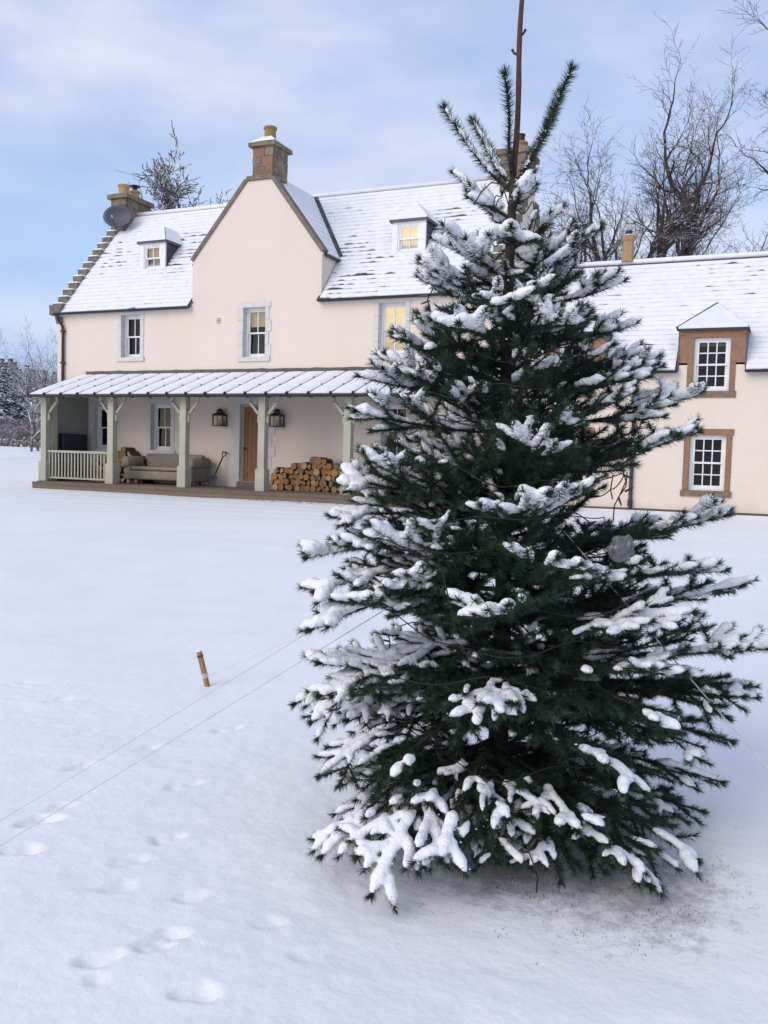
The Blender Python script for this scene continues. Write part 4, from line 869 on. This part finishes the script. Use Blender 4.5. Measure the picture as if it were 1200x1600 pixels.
wh = [(1.94, .54, 34, 5), (1.74, .60, 29, 4), (1.54, .68, 24, 5), (1.36, .76, 18, 6), (1.18, .80, 11, 6), (1.02, .84, 5, 7), (.88, .86, 0, 7), (.74, .86, -5, 7), (.60, .84, -10, 7), (.46, .80, -15, 6), (.37, .74, -15, 6), (.29, .62, -10, 7)]
CAMAZ = math.atan2(-TB.y, -TB.x)                                     # direction from the fir towards the viewer
for z, l, el, n in wh:
    a0 = random.uniform(0, 6.28)
    for k in range(n):
        az = a0+2*math.pi*k/n+random.uniform(-.22, .22)
        rel = (az-CAMAZ+math.pi) % (2*math.pi)-math.pi
        if 1.15 < abs(rel) < 1.95: continue                            # the sides are set branch by branch above
        ll = l*random.uniform(.84, 1.04)*(.93 if abs(rel) < 1.2 else 1); e = R(el+random.uniform(-6, 6))
        zb = z+random.uniform(-.05, .05); tip = tx(zb)+Vector((math.cos(az)*math.cos(e), math.sin(az)*math.cos(e), math.sin(e)))*ll
        brs.append((tx(zb), tip, .05 if z < .8 else -.045, 'full'))
for k in range(32):                                                  # short shoots between the whorls hide most of the trunk
    z = .45+1.7*((k+random.random())/32)**1.15; az = CAMAZ+random.uniform(-1.5, 1.5); e = R(random.uniform(15, 45)); ll = random.uniform(.26, .46)*(1 if z < 1.8 else .7)
    brs.append((tx(z), tx(z)+Vector((math.cos(az)*math.cos(e), math.sin(az)*math.cos(e), math.sin(e)))*ll, -.03, 'mid'))
for k in range(14):
    z = .75+.95*(k+random.random())/14; az = CAMAZ+random.uniform(-.75, .75); e = R(random.uniform(5, 40)); ll = random.uniform(.30, .5)
    brs.append((tx(z), tx(z)+Vector((math.cos(az)*math.cos(e), math.sin(az)*math.cos(e), math.sin(e)))*ll, -.03, 'full'))
def path(a, b, arch, n=12, wig=.006):
    a, b = Vector(a), Vector(b); ph = random.random()*6; d = b-a; s = d.cross(Vector((0, 0, 1))); s = s.normalized() if s.length > 1e-6 else Vector((1, 0, 0))
    return [a+d*(i/(n-1))+Vector((0, 0, arch*4*(i/(n-1))*(1-i/(n-1))))+s*wig*math.sin(ph+i*.9)*min(1, i/3) for i in range(n)]
def along(P, t):
    f = t*(len(P)-1); i = min(int(f), len(P)-2); return P[i].lerp(P[i+1], f-i), (P[i+1]-P[i]).normalized()
allsh = []                                                          # per branch: list of (points, r0, r1, level)
for a, b, arch, kind in brs:
    P = path(a, b, arch); Lb = sum((P[i+1]-P[i]).length for i in range(len(P)-1)); sh = [(P, 0.0055+.0075*min(1, Lb), .0028, 0)]
    def lateral(Pp, t, side, ln, ang, lvl, drop):
        p, d = along(Pp, t); s = d.cross(Vector((0, 0, 1))); s = s.normalized() if s.length > .05 else Vector((1, 0, 0)); u = s.cross(d)
        dr = (d*math.cos(ang)+s*side*math.sin(ang)+u*(random.uniform(-.22, .30)+roll*side)+Vector((0, 0, drop))).normalized(); e = p+dr*ln
        bend = d*ln*.10; e2 = e+bend
        Q = [p+(e2-p)*(i/6)-bend*.5*math.sin(math.pi*i/6)*.6+Vector((0, 0, -.02*ln*math.sin(math.pi*i/6))) for i in range(7)]
        sh.append((Q, .004 if lvl == 1 else .003, .0022, lvl)); return Q
    roll = random.uniform(-.3, .3)
    if kind == 'top':
        pass
    elif kind == 'mid':
        for t in (.28, .55):
            for sd_ in (-1, 1): lateral(P, t+random.uniform(-.05, .05), sd_, Lb*(.42 if t < .4 else .3)*random.uniform(.8, 1.1), R(45), 1, .08)
    else:
        s = max(.10, .2*Lb); flip = 1
        while s < Lb-.045:
            for sd_ in (-1, 1):
                if random.random() < .07: continue
                ss = min(Lb-.04, s+sd_*.018+random.uniform(-.012, .012)); ln = min(.46*(Lb-ss)+.085, .36)*random.uniform(.8, 1.12)
                drop = -.16 if b.z < .8 else (.20 if b.z > 1.5 else .10)
                Q = lateral(P, ss/Lb, sd_, ln, R(random.uniform(42, 56)), 1, drop)
                if ln > .13:
                    s2 = .075
                    while s2 < ln-.035:
                        for s3 in (-1, 1):
                            if random.random() < .12: continue
                            lateral(Q, s2/ln, s3, (.42*(ln-s2)+.06)*random.uniform(.8, 1.2), R(random.uniform(40, 55)), 2, drop*1.2)
                        s2 += random.uniform(.095, .125)
            s += random.uniform(.125, .165)*(1.2 if a.z > 1.6 else 1)
    allsh.append(sh)
# exposure of every shoot to the falling snow
samp = []; own = []
for bi, sh in enumerate(allsh):
    for si, (P, r0, r1, lv) in enumerate(sh):
        ln = sum((P[i+1]-P[i]).length for i in range(len(P)-1)); k = max(2, int(ln/.035))
        for q in range(k):
            p, _ = along(P, (q+.5)/k); samp.append(tuple(p)); own.append((bi, si, (q+.5)/k))
samp = np.array(samp); cnt = np.zeros(len(samp)); order = np.argsort(samp[:, 0])
for c0 in range(0, len(samp), 600):
    blk = samp[c0:c0+600]; dx = samp[None, :, 0]-blk[:, None, 0]; dy = samp[None, :, 1]-blk[:, None, 1]; dz = samp[None, :, 2]-blk[:, None, 2]
    cnt[c0:c0+600] = ((dx*dx+dy*dy < .05**2) & (dz > .07)).sum(1)
expo = {}
for (bi, si, t), c in zip(own, cnt): expo.setdefault((bi, si), []).append((t, c))
def needles(sh, lean):
    Vs = []; Fs = []; Ts = []; off = 0
    for P, r0, r1, lv in sh:
        A = np.array([tuple(p) for p in P]); seg = np.diff(A, axis=0); sl_ = np.linalg.norm(seg, axis=1); cum = np.concatenate([[0], np.cumsum(sl_)]); ln = cum[-1]
        start = .0 if lv else (.12 if ln > .45 else .06); n = int(ln*(1-start)*1650*lean)
        if n < 4: continue
        s = (start+(1-start)*rng.random(n))*ln; s[:max(6, n//14)] = ln-rng.random(max(6, n//14))*.012
        i = np.clip(np.searchsorted(cum, s)-1, 0, len(seg)-1); T = seg[i]/sl_[i][:, None]; p = A[i]+T*(s-cum[i])[:, None]
        up = np.zeros_like(T); up[:, 2] = 1; steep = np.abs(T[:, 2]) > .93; up[steep] = (0, 1, 0)
        S = np.cross(T, up); S /= np.linalg.norm(S, axis=1)[:, None]; U = np.cross(S, T)
        ph = rng.random(n)*np.pi*1.6-np.pi*.30; low = rng.random(n) < .12; ph[low] = rng.random(low.sum())*2*np.pi
        if abs(T[:, 2]).mean() > .62: ph = rng.random(n)*2*np.pi
        al = np.radians(rng.normal(58, 10, n))*(1-.45*np.clip((s-ln+.02)/.02, 0, 1))
        d = T*np.cos(al)[:, None]+(S*np.cos(ph)[:, None]+U*np.sin(ph)[:, None])*np.sin(al)[:, None]
        d[:, 2] -= .14; d /= np.linalg.norm(d, axis=1)[:, None]
        Ln = rng.normal(.0325, .004, n)*(1.22 if lean > 1.2 else 1.0)*np.clip(.72+s/ln*.5, .7, 1.05); w_ = np.cross(d, T+rng.normal(0, .35, (n, 3))); w_ /= np.linalg.norm(w_, axis=1)[:, None]+1e-9
        hw = .00150
        Q = np.stack([p-w_*hw, p+w_*hw, p+d*Ln[:, None]], 1).reshape(-1, 3)
        Vs.append(Q); Fs.append(np.arange(n*3).reshape(-1, 3)+off); off += n*3
        tn = np.clip(rng.normal(.42, .16, n)+.32*np.clip((s-ln+.03)/.03, 0, 1)*(rng.random(n) < .7), 0, 1); Ts.append(np.repeat(tn, 3))
    return np.concatenate(Vs), np.concatenate(Fs), np.concatenate(Ts)
def snow_mesh(bi, sh):
    mb = MB(); side = None
    for si, (P, r0, r1, lv) in enumerate(sh):
        ex = expo[(bi, si)]; ts = [t for t, _ in ex]; cs = [c for _, c in ex]; ln = sum((P[i+1]-P[i]).length for i in range(len(P)-1))
        k = max(4, int(ln/.011)); run = []; runs = []
        steep = abs((P[-1]-P[0]).normalized().z)
        for q in range(k+1):
            t = q/k; p, d = along(P, min(t, .9999)); c = float(np.interp(t, ts, cs))
            lat = (p-TB).dot(CR); rad = math.hypot(p.x-TB.x, p.y-TB.y)
            wind = (.24-.29*min(1, max(0, (lat+.50)/.7))) if p.z < 1.3 else -.06+.10*(lat < 0)
            e = .85+wind-.062*min(c, 10)+.30*noise.noise(p*9.0)+.46*noise.noise(p*2.5+Vector((5, 0, 0)))+.12*noise.noise(p*31)-max(0, steep-.6)*.8+.16*min(1, rad/.6)
            if lv == 0 and t < .25: e -= .3*(1-t/.25)
            if e > .43: run.append((p, d, min(1.4 if p.z > .75 else 1.08, .42+.80*(e-.1)), t))
            else:
                if len(run) > 5: runs.append(run)
                run = []
        if len(run) > 5: runs.append(run)
        for run in runs:
            pts = []; rads = []; m_ = len(run)
            for j, (p, d, e, t) in enumerate(run):
                endf = min(1, (j+.5)/3.0, (m_-1-j+.5)/3.0)**.5; lump = 1+.26*noise.noise(p*19)+.16*noise.noise(p*47)
                base = (.0225 if lv == 0 else .0205 if lv == 1 else .0185)*(.55 if brs[bi][3] == 'top' else 1)
                r_ = base*e*endf*lump; pts.append(p+Vector((0, 0, .006+r_*.45*(1-.4*steep)))); rads.append(max(.003, r_))
            mb.tube(pts, rads, 8, True, 0, .78)
    return mb
OCT_V = np.array([(1, 0, 0), (-1, 0, 0), (0, 1, 0), (0, -1, 0), (0, 0, .8), (0, 0, -.8)]); OCT_F = np.array([(0, 2, 4), (2, 1, 4), (1, 3, 4), (3, 0, 4), (2, 0, 5), (1, 2, 5), (3, 1, 5), (0, 3, 5)])
def snow_dust(bi, sh):                                              # crumbs caught among the needles at the edge of the clumps
    vs_ = []; k = 0
    for si, (P, r0, r1, lv) in enumerate(sh):
        ex = expo[(bi, si)]; ts = [t for t, _ in ex]; cs = [c for _, c in ex]; ln = sum((P[i+1]-P[i]).length for i in range(len(P)-1))
        for q in range(int(ln*230)):
            t = random.random(); p, d = along(P, min(t, .999)); c = float(np.interp(t, ts, cs)); lat = (p-TB).dot(CR)
            pr_ = .60-.075*min(c, 9)+.5*noise.noise(p*2.5+Vector((5, 0, 0)))-(.25 if lat > 0 and p.z < 1.2 else 0)
            if random.random() > pr_: continue
            s_ = d.cross(Vector((0, 0, 1))); s_ = s_.normalized() if s_.length > .05 else Vector((1, 0, 0))
            o_ = p+s_*random.gauss(0, .014)+Vector((0, 0, random.uniform(.004, .018))); r_ = random.uniform(.0016, .0048)
            vs_.append(OCT_V*np.array([r_*random.uniform(.7, 1.5), r_*random.uniform(.7, 1.5), r_])+np.array(tuple(o_))); k += 1
    if not k: return None
    return np.concatenate(vs_), np.concatenate([OCT_F+6*i for i in range(k)])
nb_objs = []
for bi, sh in enumerate(allsh):
    br = MB()
    for P, r0, r1, lv in sh:
        br.tube(P, [r0+(r1-r0)*i/(len(P)-1) for i in range(len(P))], 6 if lv == 0 else 4)
    b = br.build('branch', M['trunk'], fir, smooth=True, fix=False)
    V_, F_, T_ = needles(sh, 1.5 if brs[bi][3] == 'top' else 1.0)
    nd = np_mesh('needles', V_, F_, M['needle'], b); nd['kind'] = 'stuff'
    at_ = nd.data.attributes.new('tone', 'FLOAT', 'POINT'); at_.data.foreach_set('value', T_.astype(np.float32))
    sm_ = snow_mesh(bi, sh); du = snow_dust(bi, sh)
    if du: dd_ = np_mesh('snow_dust', du[0], du[1], M['snow'], b, smooth=True); dd_['kind'] = 'stuff'
    if sm_.v:
        o = sm_.build('snow', M['snow'], b, smooth=True, fix=False); o['kind'] = 'stuff'; rmod = o.modifiers.new('merge', 'REMESH'); rmod.mode = 'VOXEL'; rmod.voxel_size = .0086; rmod.use_smooth_shade = True
        nb_objs.append(o)
dg = bpy.context.evaluated_depsgraph_get()
for o in nb_objs:
    me = bpy.data.meshes.new_from_object(o.evaluated_get(dg)); o.modifiers.clear(); old = o.data; o.data = me; bpy.data.meshes.remove(old)
    nv = len(me.vertices)
    if not nv: continue
    co = np.empty(nv*3, np.float32); me.vertices.foreach_get('co', co); co = co.reshape(-1, 3); nr = np.empty(nv*3, np.float32); me.vertices.foreach_get('normal', nr); nr = nr.reshape(-1, 3)
    dsp = np.array([noise.noise(Vector(c)*34)*.0052+noise.noise(Vector(c)*85)*.0028 for c in co], np.float32)
    me.vertices.foreach_set('co', (co+nr*dsp[:, None]).ravel()); me.polygons.foreach_set('use_smooth', np.ones(len(me.polygons), bool)); me.update()
    if not me.materials: me.materials.append(M['snow'])

# fairy lights: one dark cable wound down the fir with its little bulbs
fl_ = thing('fairy_lights', tuple(tx(1.5)), 'dark unlit fairy light cable wound through the fir', 'fairy lights')
cpts = []; nturn = 15; npt = 1800
for i in range(npt):
    f = i/(npt-1); z = 2.72-f*2.25; rr = np.interp(z, [.45, .9, 1.3, 1.7, 2.1, 2.45, 2.72], [.62, .70, .66, .55, .36, .17, .05])
    a = f*nturn*6.283; sag = .03*math.sin(a*3.3)+.012*math.sin(a*8.7); rr = rr*.74*(1+.10*math.sin(a*2.3)+.06*math.sin(a*5.7)); cpts.append(tx(z)+Vector((math.cos(a)*rr, math.sin(a)*rr, sag)))
MB().tube(cpts, .0024, 5).build('cable', M['wire'], fl_, smooth=True)
tail = [pix(842, 1300, 3.1), pix(826, 1330, 3.08), pix(834, 1352, 3.05), pix(840, 1372, 3.05), pix(838, 1395, 3.06)]
MB().tube(tail, .0028, 5).build('cable', M['wire'], fl_, smooth=True)
for loop in ([(676, 452, 3.42), (668, 468, 3.40), (673, 486, 3.40), (678, 505, 3.40), (682, 530, 3.42)], [(972, 730, 3.5), (978, 752, 3.48), (968, 775, 3.47), (960, 790, 3.46), (958, 815, 3.46)], [(980, 738, 3.5), (978, 760, 3.5), (970, 772, 3.5)], [(958, 742, 3.5), (954, 765, 3.48), (957, 780, 3.46)],
             [(740, 320, 3.4), (752, 300, 3.4), (768, 285, 3.42), (800, 290, 3.5)], [(668, 870, 3.0), (690, 890, 3.0), (700, 930, 3.0), (712, 990, 3.0)]):
    MB().tube([pix(*q) for q in loop], .0026, 5).build('cable', M['wire'], fl_, smooth=True)
bulb_src = None
for i in range(6, npt-4, 19):
    p = cpts[i]; d = (p-tx(p.z)); d = d.normalized() if d.length > 1e-4 else Vector((1, 0, 0)); d = (d+Vector((random.uniform(-.8, .8), random.uniform(-.8, .8), random.uniform(-.9, .6)))).normalized()
    q = d.to_track_quat('Z', 'Y').to_euler()
    if bulb_src is None: bulb_src = part_at('bulb', MB().tube([(0, 0, 0), (0, 0, .018), (0, 0, .026), (0, 0, .031)], [.0042, .004, .0034, .0015], 6), M['bulb'], fl_, p, q)
    else: inst(bulb_src, fl_, p, q)
for px, py, dpt, d in ((668, 462, 3.40, (-1, 0, -.05)), (671, 470, 3.40, (-1, 0, -.3)), (966, 776, 3.46, (.4, 0, -1)), (976, 768, 3.48, (.6, 0, .3)), (826, 1332, 3.07, (-1, 0, 0)), (828, 1322, 3.07, (.6, 0, .9))):
    inst(bulb_src, fl_, pix(px, py, dpt), Vector(d).to_track_quat('Z', 'Y').to_euler(), (1, 1, 1.2))
# wrapped plug hung in the branches
def plastic():
    m = bpy.data.materials.new('clear_plastic'); m.use_nodes = True; t = m.node_tree; b = t.nodes['Principled BSDF']
    b.inputs['Base Color'].default_value = (.12, .125, .135, 1); b.inputs['Roughness'].default_value = .25; b.inputs['Alpha'].default_value = .8; b.inputs['Specular IOR Level'].default_value = .7
    return m
bm = bmesh.new(); bmesh.ops.create_icosphere(bm, subdivisions=4, radius=1); pc = pix(972, 856, 3.02)
for v in bm.verts:
    c = v.co.copy(); fi = math.atan2(c.y, c.x); up_ = max(0, c.z)
    pl_ = .9+(.10+.20*up_)*math.sin(8*fi+3.5*c.z)+.14*math.sin(3*fi-4*c.z)+.34*noise.noise(c*1.9)+.26*abs(noise.noise(c*4.2))
    k = pl_*(1-.62*up_**1.5)
    v.co = Matrix.Rotation(.5, 3, 'Y') @ Vector((c.x*.040*k, c.y*.034*k, c.z*.050*(1+.2*noise.noise(c*1.5))))
me = bpy.data.meshes.new('plastic_bag'); bm.to_mesh(me); bm.free(); me.materials.append(plastic()); me.polygons.foreach_set('use_smooth', [True]*len(me.polygons)); bag = bpy.data.objects.new('plastic_bag', me); COL.objects.link(bag); bag.location = pc
tag(bag, 'crumpled clear plastic bag tied in the right side of the fir', 'plastic bag')

# ------------------------------------------------------------------ guy ropes and stake
def rope(a, b, r, label, sag=.01):
    pts = [a.lerp(b, i/16)-Vector((0, 0, sag*4*(i/16)*(1-i/16))) for i in range(17)]; mb = MB(); mb.tube(pts, r, 6)
    return tag(mb.build('guy_rope', M['rope'], origin=tuple(b), smooth=True), label, 'rope', 'guy ropes of the fir')
sb = pixg(324, 1068); sb.z = gz(sb.x, sb.y); st_top = pix(311, 1018, (sb-EYE).dot(CF)-.02)
stk = thing('wooden_stake', tuple(sb), 'short wooden stake driven in the snow with rope tied round it', 'stake')
sd_ = (st_top-sb); MB().tube([sb-sd_*.3, sb+sd_*.2, sb+sd_*.9, st_top], [.017, .018, .0185, .017], 8).build('post', M['stake'], stk)
MB().tube([sb+sd_*.84, sb+sd_*.90], .0205, 8).build('notch_band', M['bark'], stk); MB().lathe(tuple(st_top), [(.017, 0), (.013, .008), (.004, .011)], 8).build('snow', M['snow'], stk)
for k in range(3): a = sb+sd_*(.24+.045*k); MB().tube([a, a+sd_*.03], .0215, 8).build('rope_turn', M['rope'], stk, smooth=True)
rope(sb+sd_*.26, tx(1.27), .0014, 'thin pale rope from the short wooden stake to the fir')
e1, e2 = pixg(-260, 1440), pixg(-260, 1480); rope(e1, tx(1.40), .0014, 'upper of two long parallel ropes leaving the fir to the left', .006); rope(e2, tx(1.30), .0016, 'lower of two long parallel ropes leaving the fir to the left', .004)
rope(pixg(1345, 1368), tx(1.60), .0027, 'thick pale rope leaving the fir to the lower right', .004)

# ------------------------------------------------------------------ thin snow, grass and laths under the fir
gm = MB(); tufts = []
for k in range(3000):
    u = random.random()
    if u < .62: p = pixg(random.gauss(975, 95), random.gauss(1392, 42))
    elif u < .9: p = pixg(random.gauss(800, 75), random.gauss(1365, 32))
    else: p = pixg(random.gauss(900, 150), random.gauss(1400, 55))
    if noise.noise(Vector((p.x*5, p.y*5, 3))) < -.02+random.uniform(-.15, .15): continue
    x, y = p.x, p.y; z = gz(x, y)-.004; a = random.random()*6.28; l = random.uniform(.008, .028); w_ = .0014; ln = random.uniform(.0, .9)
    t = Vector((math.cos(a)*ln*l, math.sin(a)*ln*l, l*.5)); s = Vector((-math.sin(a), math.cos(a), 0))*w_; b0 = Vector((x, y, z))
    gm.add([b0-s, b0+s, b0+t], [(0, 1, 2)])
go = gm.build('grass', M['grass'], fix=False); tag(go, 'short dark grass showing through thin snow under the fir', 'grass', None, 'stuff')
wd = pixg(914, 1312); mb = MB(); mb.tube([wd+Vector((-.035, 0, .03)), wd+Vector((.035, .02, .035))], [.045, .043], 10); tag(mb.build('wood_block', M['end2'], origin=tuple(wd)), 'pale wood block lying behind the lowest fir fronds', 'wood block')

# ------------------------------------------------------------------ bare trees
def bare_tree(name, base, height, label, seed, spread=(.40, .62, .65, .7, .7), levels=5, trunk_r=.3, stems=1, twig=.010, mats=('tree_bark', 'twig'), group=None, kids=(4, 7, 6, 5, 3), lean=(0, 0), first=.66, ratio=(.85, .46, .5, .52, .5), tl=.45):
    rs = random.Random(seed); t = thing(name, tuple(base), label, 'tree', group); T = MB(); C_ = MB(); base = Vector(base)
    def grow(p, d, ln, r, lv):
        n = (8, 11, 7, 5, 3, 2)[lv]; pts = [p]; dd = d.copy(); wob = (.06, .34, .42, .42, .4, .4)[lv]; ben = (0, .055, .05, .04, .0, -.02)[lv]
        for i in range(n):
            g_ = Vector((rs.gauss(0, wob), rs.gauss(0, wob), rs.gauss(0, wob*.7)))
            dd = (d+g_).normalized() if lv == 0 else (dd*.9+d*.1+g_*.55+Vector((0, 0, ben))).normalized()
            pts.append(pts[-1]+dd*ln/n)
        r1 = max(twig*.5, r*(.62 if lv == 0 else .22)); rad = [max(twig*.5, r+(r1-r)*i/n) for i in range(n+1)]
        (T if lv < 3 else C_).tube(pts, rad, 9 if lv == 0 else 6 if lv < 3 else 3, lv < 3)
        if lv >= levels: return
        k = kids[lv]+rs.choice((-1, 0, 0, 1))*(kids[lv] > 3)
        a0 = rs.random()*6.283
        for j in range(k):
            f = first+(1-first)*(j+rs.random()*.8)/k if lv == 0 else .16+.84*(j+rs.random())/k; f = min(f, .98); q = f*n; i = min(int(q), n-1); b = pts[i].lerp(pts[i+1], q-i); ax = (pts[i+1]-pts[i]).normalized()
            s = ax.orthogonal().normalized(); s = Matrix.Rotation(a0+j*2.4+rs.gauss(0, .4), 3, ax) @ s
            an = rs.gauss(spread[lv], .14); nd_ = (ax*math.cos(an)+s*math.sin(an)).normalized()
            grow(b, nd_, ln*ratio[lv]*rs.uniform(.75, 1.12)*(1 if lv == 0 else 1.15-.55*f), max(twig*.55, (r+(r1-r)*f)*(rs.uniform(.62, .85) if lv == 0 else rs.uniform(.5, .72))), lv+1)
        grow(pts[-1], (dd+Vector((rs.gauss(0, .15), rs.gauss(0, .15), 0))).normalized(), ln*ratio[lv], r1, lv+1)
    for s in range(stems):
        a = rs.random()*6.28; off = Vector((math.cos(a), math.sin(a), 0))*(1.0*(s > 0)); d = Vector((lean[0]+rs.gauss(0, .10)*(stems > 1), lean[1]+rs.gauss(0, .05), 1)).normalized()
        grow(base+off-Vector((0, 0, .4)), d, height*tl*rs.uniform(.92, 1.05)*(1 if s == 0 else .9), trunk_r*(1 if s == 0 else .8), 0)
    T.build('trunk', M[mats[0]], t, smooth=True, fix=False)
    c = C_.build('crown', M[mats[1]], t, fix=False); c['kind'] = 'stuff'; return t
def col_at(px, Y):
    d = CF*FPX + CR*(px-600) - CU*(700-800); p = EYE+d*(Y/d.y); return Vector((p.x, p.y, g0(p.y)))
bare_tree('bare_tree', col_at(1030, 38), 18.4, 'tallest bare many stemmed tree behind the wing, right of the clay pot', 4, spread=(.46, .66, .68, .7, .7), trunk_r=.40, stems=2, kids=(4, 7, 6, 5, 2), lean=(.0, 0), first=.6, ratio=(.80, .46, .5, .52, .5))
bare_tree('bare_tree', col_at(950, 36), 15.0, 'slim bare tree behind the wing, left of the clay pot', 15, spread=(.55, .66, .68, .7, .7), trunk_r=.25, kids=(5, 7, 6, 5, 2), lean=(-.02, 0))
bare_tree('bare_tree', col_at(1235, 33), 16.0, 'spreading bare tree cut off by the right edge of the photo', 27, spread=(.62, .7, .7, .7, .7), trunk_r=.34, kids=(6, 7, 5, 5, 2), lean=(-.02, 0), first=.5)
bare_tree('snowy_tree', col_at(330, 31), 11.6, 'snow caked bare tree showing above the roof left of the gable', 33, spread=(1.0, .7, .75, .75, .7), trunk_r=.2, twig=.030, mats=('snowy_bark', 'snowy_bark'), kids=(13, 8, 6, 3, 2), lean=(-.01, 0), first=.62, ratio=(.27, .55, .52, .55, .5), tl=.86)
sp4 = dict(levels=4, stems=2, mats=('snowy_bark', 'snowy_bark'), first=.2, tl=.55, ratio=(.7, .5, .5, .5))
bare_tree('bare_shrub_tree', col_at(60, 40), 6.8, 'snowy bare tree left of the house beyond the veranda corner', 41, trunk_r=.09, kids=(7, 6, 5, 3), **sp4)
bare_tree('bare_shrub_tree', col_at(86, 44), 7.2, 'snowy bare tree half hidden behind the left corner of the house', 52, trunk_r=.09, kids=(7, 6, 5, 3), **sp4)
bare_tree('bare_shrub_tree', col_at(-25, 30), 5.6, 'twiggy bare tree entering at the left edge of the photo', 63, levels=4, trunk_r=.08, first=.3, tl=.5, kids=(6, 6, 5, 4), ratio=(.75, .5, .5, .5))

# ------------------------------------------------------------------ field wall, bank and far wood on the left
fwp = [col_at(-60, 47), col_at(110, 44)]
fw = thing('field_wall', tuple(fwp[0]), 'low tumbled dry stone wall under snow at the edge of the field', 'wall'); srcs = []
for k in range(5):
    bm = bmesh.new(); bmesh.ops.create_icosphere(bm, subdivisions=1, radius=1)
    for v in bm.verts: v.co *= random.uniform(.75, 1.15)
    me = bpy.data.meshes.new('stone'); bm.to_mesh(me); bm.free(); me.materials.append(M['stone']); srcs.append(me)
dv = (fwp[1]-fwp[0]); nst = int(dv.length/.34)
for i in range(nst):
    for j in range(3):
        p = fwp[0]+dv*((i+random.uniform(-.3, .3)+.5*(j % 2))/nst); p.z = g0(p.y)+.12+j*.2+random.uniform(-.05, .05)
        if j == 2 and noise.noise(p*.6) < -.2: continue
        o = bpy.data.objects.new('stone', random.choice(srcs)); COL.objects.link(o); o.parent = fw; o.location = p-Vector(ORG[fw.name])+Vector((random.uniform(-.1, .1), random.uniform(-.15, .15), 0)); o.rotation_euler = (random.random()*3, random.random()*3, random.random()*3); o.scale = (random.uniform(.16, .28), random.uniform(.16, .26), random.uniform(.11, .17))
bk = MB(); n = 40; P0, P1 = col_at(-420, 62), col_at(330, 62); dvv = P1-P0; dn = Vector((-dvv.y, dvv.x, 0)).normalized()
prof = [(0, -2.0), (6, .6), (20, 2.4), (40, 4.0), (80, 7.0), (150, 10.5), (260, 10.0)]
vs_ = [tuple(P0+dvv*(i/n)+dn*(a+3*noise.noise(Vector((i*.3, a*.1, 0))))+Vector((0, 0, h-.4+.8*noise.noise(Vector((i*.25, a*.05, 4)))))) for i in range(n+1) for a, h in prof]; k = len(prof)
bk.add(vs_, [(i*k+j, (i+1)*k+j, (i+1)*k+j+1, i*k+j+1) for i in range(n) for j in range(k-1)])
hill = bk.build('hill', M['earth'], smooth=True, fix=False); tag(hill, 'brown wooded hillside beyond the field wall', None, None, 'structure')
# brown scrub on the bank
sc = MB(); rs = random.Random(3)
for i in range(380):
    p = col_at(rs.uniform(-60, 130), rs.uniform(50, 66)); h = rs.uniform(.8, 2.6)
    for j in range(5):
        d = Vector((rs.gauss(0, .45), rs.gauss(0, .45), 1)).normalized(); q = p+d*h*rs.uniform(.5, 1); mid = p.lerp(q, .55)+Vector((rs.gauss(0, .15), rs.gauss(0, .15), 0))
        sc.tube([p, mid, q], [.025, .016, .007], 3, False)
        for s in range(3):
            e = mid.lerp(q, rs.random())+Vector((rs.gauss(0, .35), rs.gauss(0, .35), rs.uniform(0, .4))); sc.tube([mid, e], [.012, .006], 3, False)
tag(sc.build('scrub', M['scrub'], fix=False), 'leafless brown scrub behind the field wall', 'scrub', None, 'stuff')
def conifer(base, h, label, seed):
    rs = random.Random(seed); t = thing('distant_conifer', tuple(base), label, 'tree', 'conifers of the far wood'); MB().tube([base, base+Vector((0, 0, h))], [h*.018, .02], 6).build('trunk', M['tree_bark'], t)
    c = MB()
    for i in range(900):
        f = rs.random()**.7; z = h*(.12+.88*f); r_ = h*.24*(1-f)**.8*rs.uniform(.35, 1.05); a = rs.random()*6.283; p = base+Vector((math.cos(a)*r_, math.sin(a)*r_, z)); s = h*.035*rs.uniform(.6, 1.3)
        o_ = Vector((math.cos(a), math.sin(a), -.35)).normalized(); u = Vector((-math.sin(a), math.cos(a), 0))
        c.add([p-o_*s-u*s*.5, p-o_*s+u*s*.5, p+o_*s+u*s*.25, p+o_*s-u*s*.3], [(0, 1, 2, 3)])
    q = c.build('crown', M['far_conifer'], t, fix=False); q['kind'] = 'stuff'
for i, (px, Y, h) in enumerate(((2, 74, 9.5), (-18, 78, 11), (16, 80, 10), (30, 76, 8.5), (42, 84, 9.5), (56, 80, 8.6), (70, 86, 9), (84, 82, 8.5), (-34, 82, 10), (22, 90, 10.5), (48, 95, 10), (8, 96, 11))):
    b = col_at(px, Y); b.z = max(b.z-1.0, 1.4); conifer(b, h, 'dark conifer in the far wood left of the house', 70+i)
